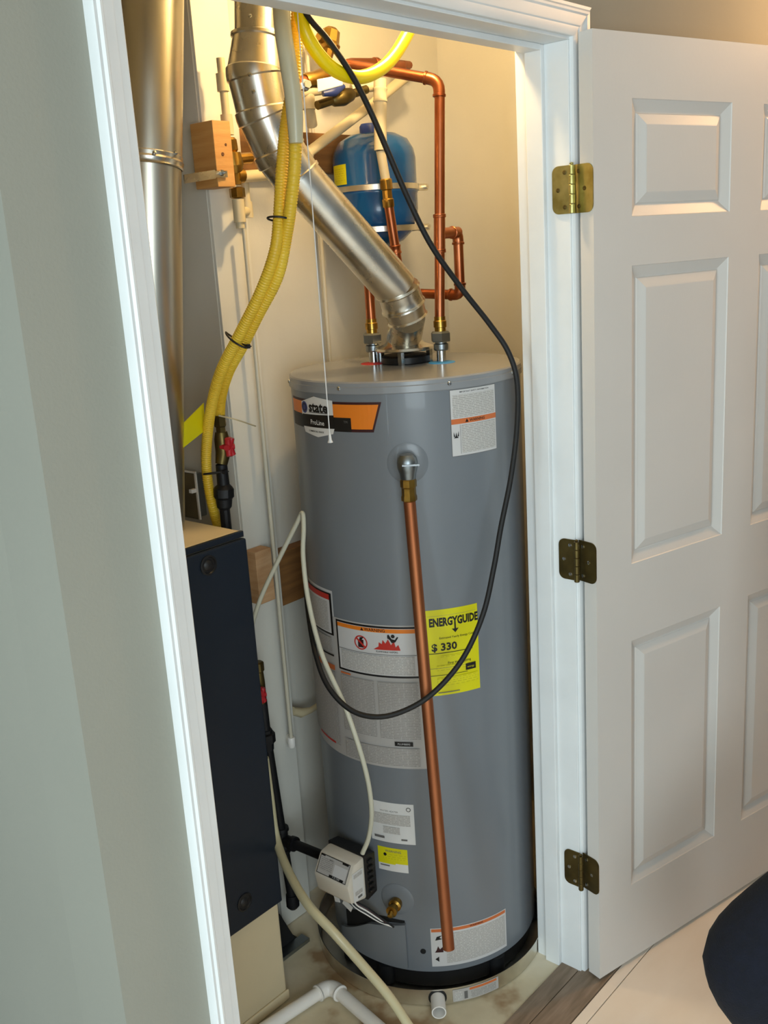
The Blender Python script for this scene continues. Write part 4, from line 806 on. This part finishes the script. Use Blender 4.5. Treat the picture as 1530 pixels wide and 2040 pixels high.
# ------------------------------------------------------------------ expansion tank
ec = V(1.9052, 0.6130, 1.8132); er = .099
et = thing('expansion_tank', 'bright blue expansion tank strapped on the back wall behind the copper pipes', 'expansion tank', (ec.x, ec.y, ec.z - .14))
zt_ = V(1.9374, 0.6298, 1.9482).z; zb_ = V(1.8746, 0.5970, 1.6852).z; hh_ = zt_ - zb_
pr2 = [(.0001, 0), (.03, .002), (.06, .014), (.082, .034), (.094, .062), (er, .085), (er, .46 * hh_), (er + .0015, .47 * hh_), (er + .0015, .49 * hh_), (er, .50 * hh_), (er, hh_ - .06), (.095, hh_ - .04), (.082, hh_ - .018), (.055, hh_ - .004), (.0001, hh_)]
obj('shell', MB().lathe(pr2, (ec.x, ec.y, zb_), n=64), et, 'tank_blue', smooth=50)
obj('cap', MB().lathe([(.022, -.004), (.022, .014), (.018, .020), (.0001, .021)], (ec.x - .012, ec.y, zt_), n=24), et, 'cap_blue', smooth=35)
for z_b in (1.8213, 1.7273):
    z = z_b; b = MB(); b.lathe([(er + .0005, -.007), (er + .003, -.006), (er + .003, .006), (er + .0005, .007)], (ec.x, ec.y, z), n=64, cap=False)
    cc = Vector((ec.x + er * .9, ec.y - er * .55, z)); b.box(cc + Vector((-.004, -.010, -.008)), cc + Vector((.03, -.002, .008))); b.lathe([(.005, 0), (.005, .018)], cc + Vector((.02, -.018, 0)), (0, 1, 0), n=8)
    obj('band', b, et, 'galvanized_dull', smooth=30)
b = MB(); b.box((ec.x + .125, .742, V(2.2467, 0.7440, 1.7096).z), (ec.x + .142, .7455, V(2.2598, 0.7440, 1.8678).z)); obj('wall_strap', b, et, 'galvanized_dull')
L = Sheet(lambda u_, v, h: Vector((ec.x + math.cos(math.radians(162) + u_ / er) * (er + h), ec.y + math.sin(math.radians(162) + u_ / er) * (er + h), v)), .006)
z0 = V(1.8404, 0.6777, 1.8322).z; L.rect(-.03, z0, .030, z0 + .045, 'ink_yellow'); L.rect(-.02, z0 + .008, .024, z0 + .036, 'print_rows_yellow'); L.done('caution_label', et, 'small yellow label')

# ------------------------------------------------------------------ floor-level plastic pipe, dark box
e0 = V(1.3656, 0.4336, 0.0300); a_ = V(1.1480, 0.4615, 0.0220); c_ = V(1.3199, 0.1781, 0.0220)
wp = thing('drain_pipe', 'white plastic drain pipe with a right-angle elbow lying on the concrete before the pan', 'pipe', (e0.x, e0.y, 0))
e0.z = a_.z = c_.z = .0195
b = MB(); b.tube([a_, e0 + (a_ - e0).normalized() * .02], .0150, 'pvc_white', 20); obj('pipe_run', b, wp, smooth=40)
b = MB(); b.tube([e0 + (c_ - e0).normalized() * .02, c_], .0150, 'pvc_white', 20); obj('pipe_run', b, wp, smooth=40)
b = MB(); elbow(b, a_, e0, c_, .0182, 'pvc_white', .028); obj('elbow', b, wp, smooth=40)
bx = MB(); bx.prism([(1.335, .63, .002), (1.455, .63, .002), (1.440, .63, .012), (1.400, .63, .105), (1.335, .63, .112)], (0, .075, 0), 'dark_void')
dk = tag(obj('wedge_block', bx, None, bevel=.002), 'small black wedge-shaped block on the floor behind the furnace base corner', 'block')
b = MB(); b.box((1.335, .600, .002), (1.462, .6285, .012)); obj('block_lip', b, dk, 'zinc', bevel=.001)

# ------------------------------------------------------------------ kneeling person at the right edge
def skin(name, pts, edges, m, parent, sub=2, root=0):
    me = bpy.data.meshes.new(name); org = Vector(pts[root][0]); me.from_pydata([tuple(Vector(p[0]) - org) for p in pts], edges, []); o = bpy.data.objects.new(name, me); S.collection.objects.link(o)
    me.materials.append(MATS[m]); sk = o.modifiers.new('skin', 'SKIN'); sk.use_smooth_shade = True
    for i, p in enumerate(pts):
        r = p[1]; me.skin_vertices[0].data[i].radius = (r, r) if not isinstance(r, tuple) else r
    me.skin_vertices[0].data[root].use_root = True
    ss = o.modifiers.new('sub', 'SUBSURF'); ss.levels = sub; ss.render_levels = sub
    dg = bpy.context.evaluated_depsgraph_get(); m2 = bpy.data.meshes.new_from_object(o.evaluated_get(dg)); o.modifiers.clear(); o.data = m2; o.data.name = name
    if not m2.materials: m2.materials.append(MATS[m])
    link(o, parent, org); return o
KN = V(1.5182, -0.4566, 0.3992)
hip = KN + Vector((.28, -.26, .26)); hip2 = hip + Vector((.12, .12, -.0)); pel = (hip + hip2) / 2 + Vector((.03, 0, .06))
pe = thing('person', 'person in dark navy clothing kneeling at the lower right, one bent knee in view', 'person', (KN.x + .3, KN.y, 0))
ank = Vector((KN.x + .18, KN.y - .16, .08)); kn2 = Vector((hip2.x - .06, hip2.y + .04, .09)); ank2 = Vector((hip2.x + .36, hip2.y + .05, .07))
ch = pel + Vector((-.03, 0, .36)); nk = ch + Vector((-.01, 0, .14)); 
shL = ch + Vector((-.13, -.14, .07)); shR = ch + Vector((.13, .14, .07)); elL = shL + Vector((.02, -.05, -.28)); elR = shR + Vector((.04, .05, -.28)); wrL = elL + Vector((-.10, .05, -.20)); wrR = elR + Vector((.02, .0, -.24))
pts = [(pel, .125), (pel + Vector((-.01, 0, .17)), .115), (ch, (.15, .12)), (nk, .06),
       (hip, .105), (hip.lerp(KN, .5), .100), (KN, .098), (KN.lerp(ank, .4), .080), (ank, .055),
       (hip2, .10), (hip2.lerp(kn2, .5), .095), (kn2, .075), (kn2.lerp(ank2, .5), .07), (ank2, .05),
       (shL, .07), (shL.lerp(elL, .5), .055), (elL, .045), (wrL, .035), (shR, .07), (shR.lerp(elR, .5), .055), (elR, .045), (wrR, .035)]
ed = [(0, 1), (1, 2), (2, 3), (0, 4), (4, 5), (5, 6), (6, 7), (7, 8), (0, 9), (9, 10), (10, 11), (11, 12), (12, 13), (2, 14), (14, 15), (15, 16), (16, 17), (2, 18), (18, 19), (19, 20), (20, 21)]
skin('body', pts, ed, 'navy_cloth', pe)
hd = nk + Vector((-.02, 0, .14)); b = MB(); pr3 = [(.001, -.115), (.045, -.105), (.062, -.07), (.072, -.02), (.076, .03), (.070, .08), (.045, .11), (.001, .12)]
b.lathe(pr3, hd, n=24, m='skin'); b.tube([nk - Vector((0, 0, .02)), hd - Vector((0, 0, .08))], .052, 'skin', 16)
b.tube([hd + Vector((-.07, 0, .02)), hd + Vector((-.092, 0, -.022)), hd + Vector((-.07, 0, -.03))], [.008, .014, .009], 'skin', 8)
for s_ in (-1, 1):
    b.lathe([(.011, 0), (.010, .006), (.001, .009)], hd + Vector((-.068, .028 * s_, .012)), (-1, .2 * s_, 0), 'ink_white', 12); b.lathe([(.005, .008), (.001, .011)], hd + Vector((-.068, .028 * s_, .012)), (-1, .2 * s_, 0), 'ink_black', 10)
    b.tube([hd + Vector((0, .072 * s_, .025)), hd + Vector((.006, .082 * s_, 0)), hd + Vector((0, .072 * s_, -.03))], [.01, .014, .008], 'skin', 8)
b.tube([hd + Vector((-.070, -.022, -.058)), hd + Vector((-.076, 0, -.060)), hd + Vector((-.070, .022, -.058))], [.003, .005, .003], 'ink_red', 8)
obj('head', b, pe, smooth=60)
obj('hair', MB().lathe([(.080, .03), (.084, .055), (.078, .09), (.05, .122), (.001, .132)], hd + Vector((.012, 0, 0)), n=24), pe, 'hair', smooth=60)
for w, d in ((wrL, Vector((-.5, .2, -1))), (wrR, Vector((0, 0, -1)))):
    d = d.normalized(); sx = Vector((0, 1, 0)); pm = w + d * .075; P_ = [(w, .022), (w + d * .04, (.034, .018)), (pm, (.036, .016))]; e2 = [(0, 1), (1, 2)]
    for k, (o_, L_) in enumerate(((-.027, .062), (-.009, .074), (.009, .070), (.027, .054))):
        b0 = len(P_); q = pm + sx * o_; c2 = Vector((-.3, 0, 0)); P_ += [(q + d * .012, .010), (q + d * (L_ * .5), .009), (q + d * L_ + c2 * .05, .0075)]; e2 += [(2, b0), (b0, b0 + 1), (b0 + 1, b0 + 2)]
    b0 = len(P_); P_ += [(w + d * .045 - sx * .035, .011), (w + d * .075 - sx * .052, .009)]; e2 += [(1, b0), (b0, b0 + 1)]
    skin('hand', P_, e2, 'skin', pe, 1)
for a in (ank, ank2):
    b = MB(); b.tube([Vector((a.x + .07, a.y, .045)), Vector((a.x + .03, a.y, .05)), Vector((a.x - .06, a.y, .045)), Vector((a.x - .16, a.y, .035)), Vector((a.x - .19, a.y, .030))], [.03, .042, .042, .034, .018], n=16); obj('shoe', b, pe, 'black_plastic', smooth=60)
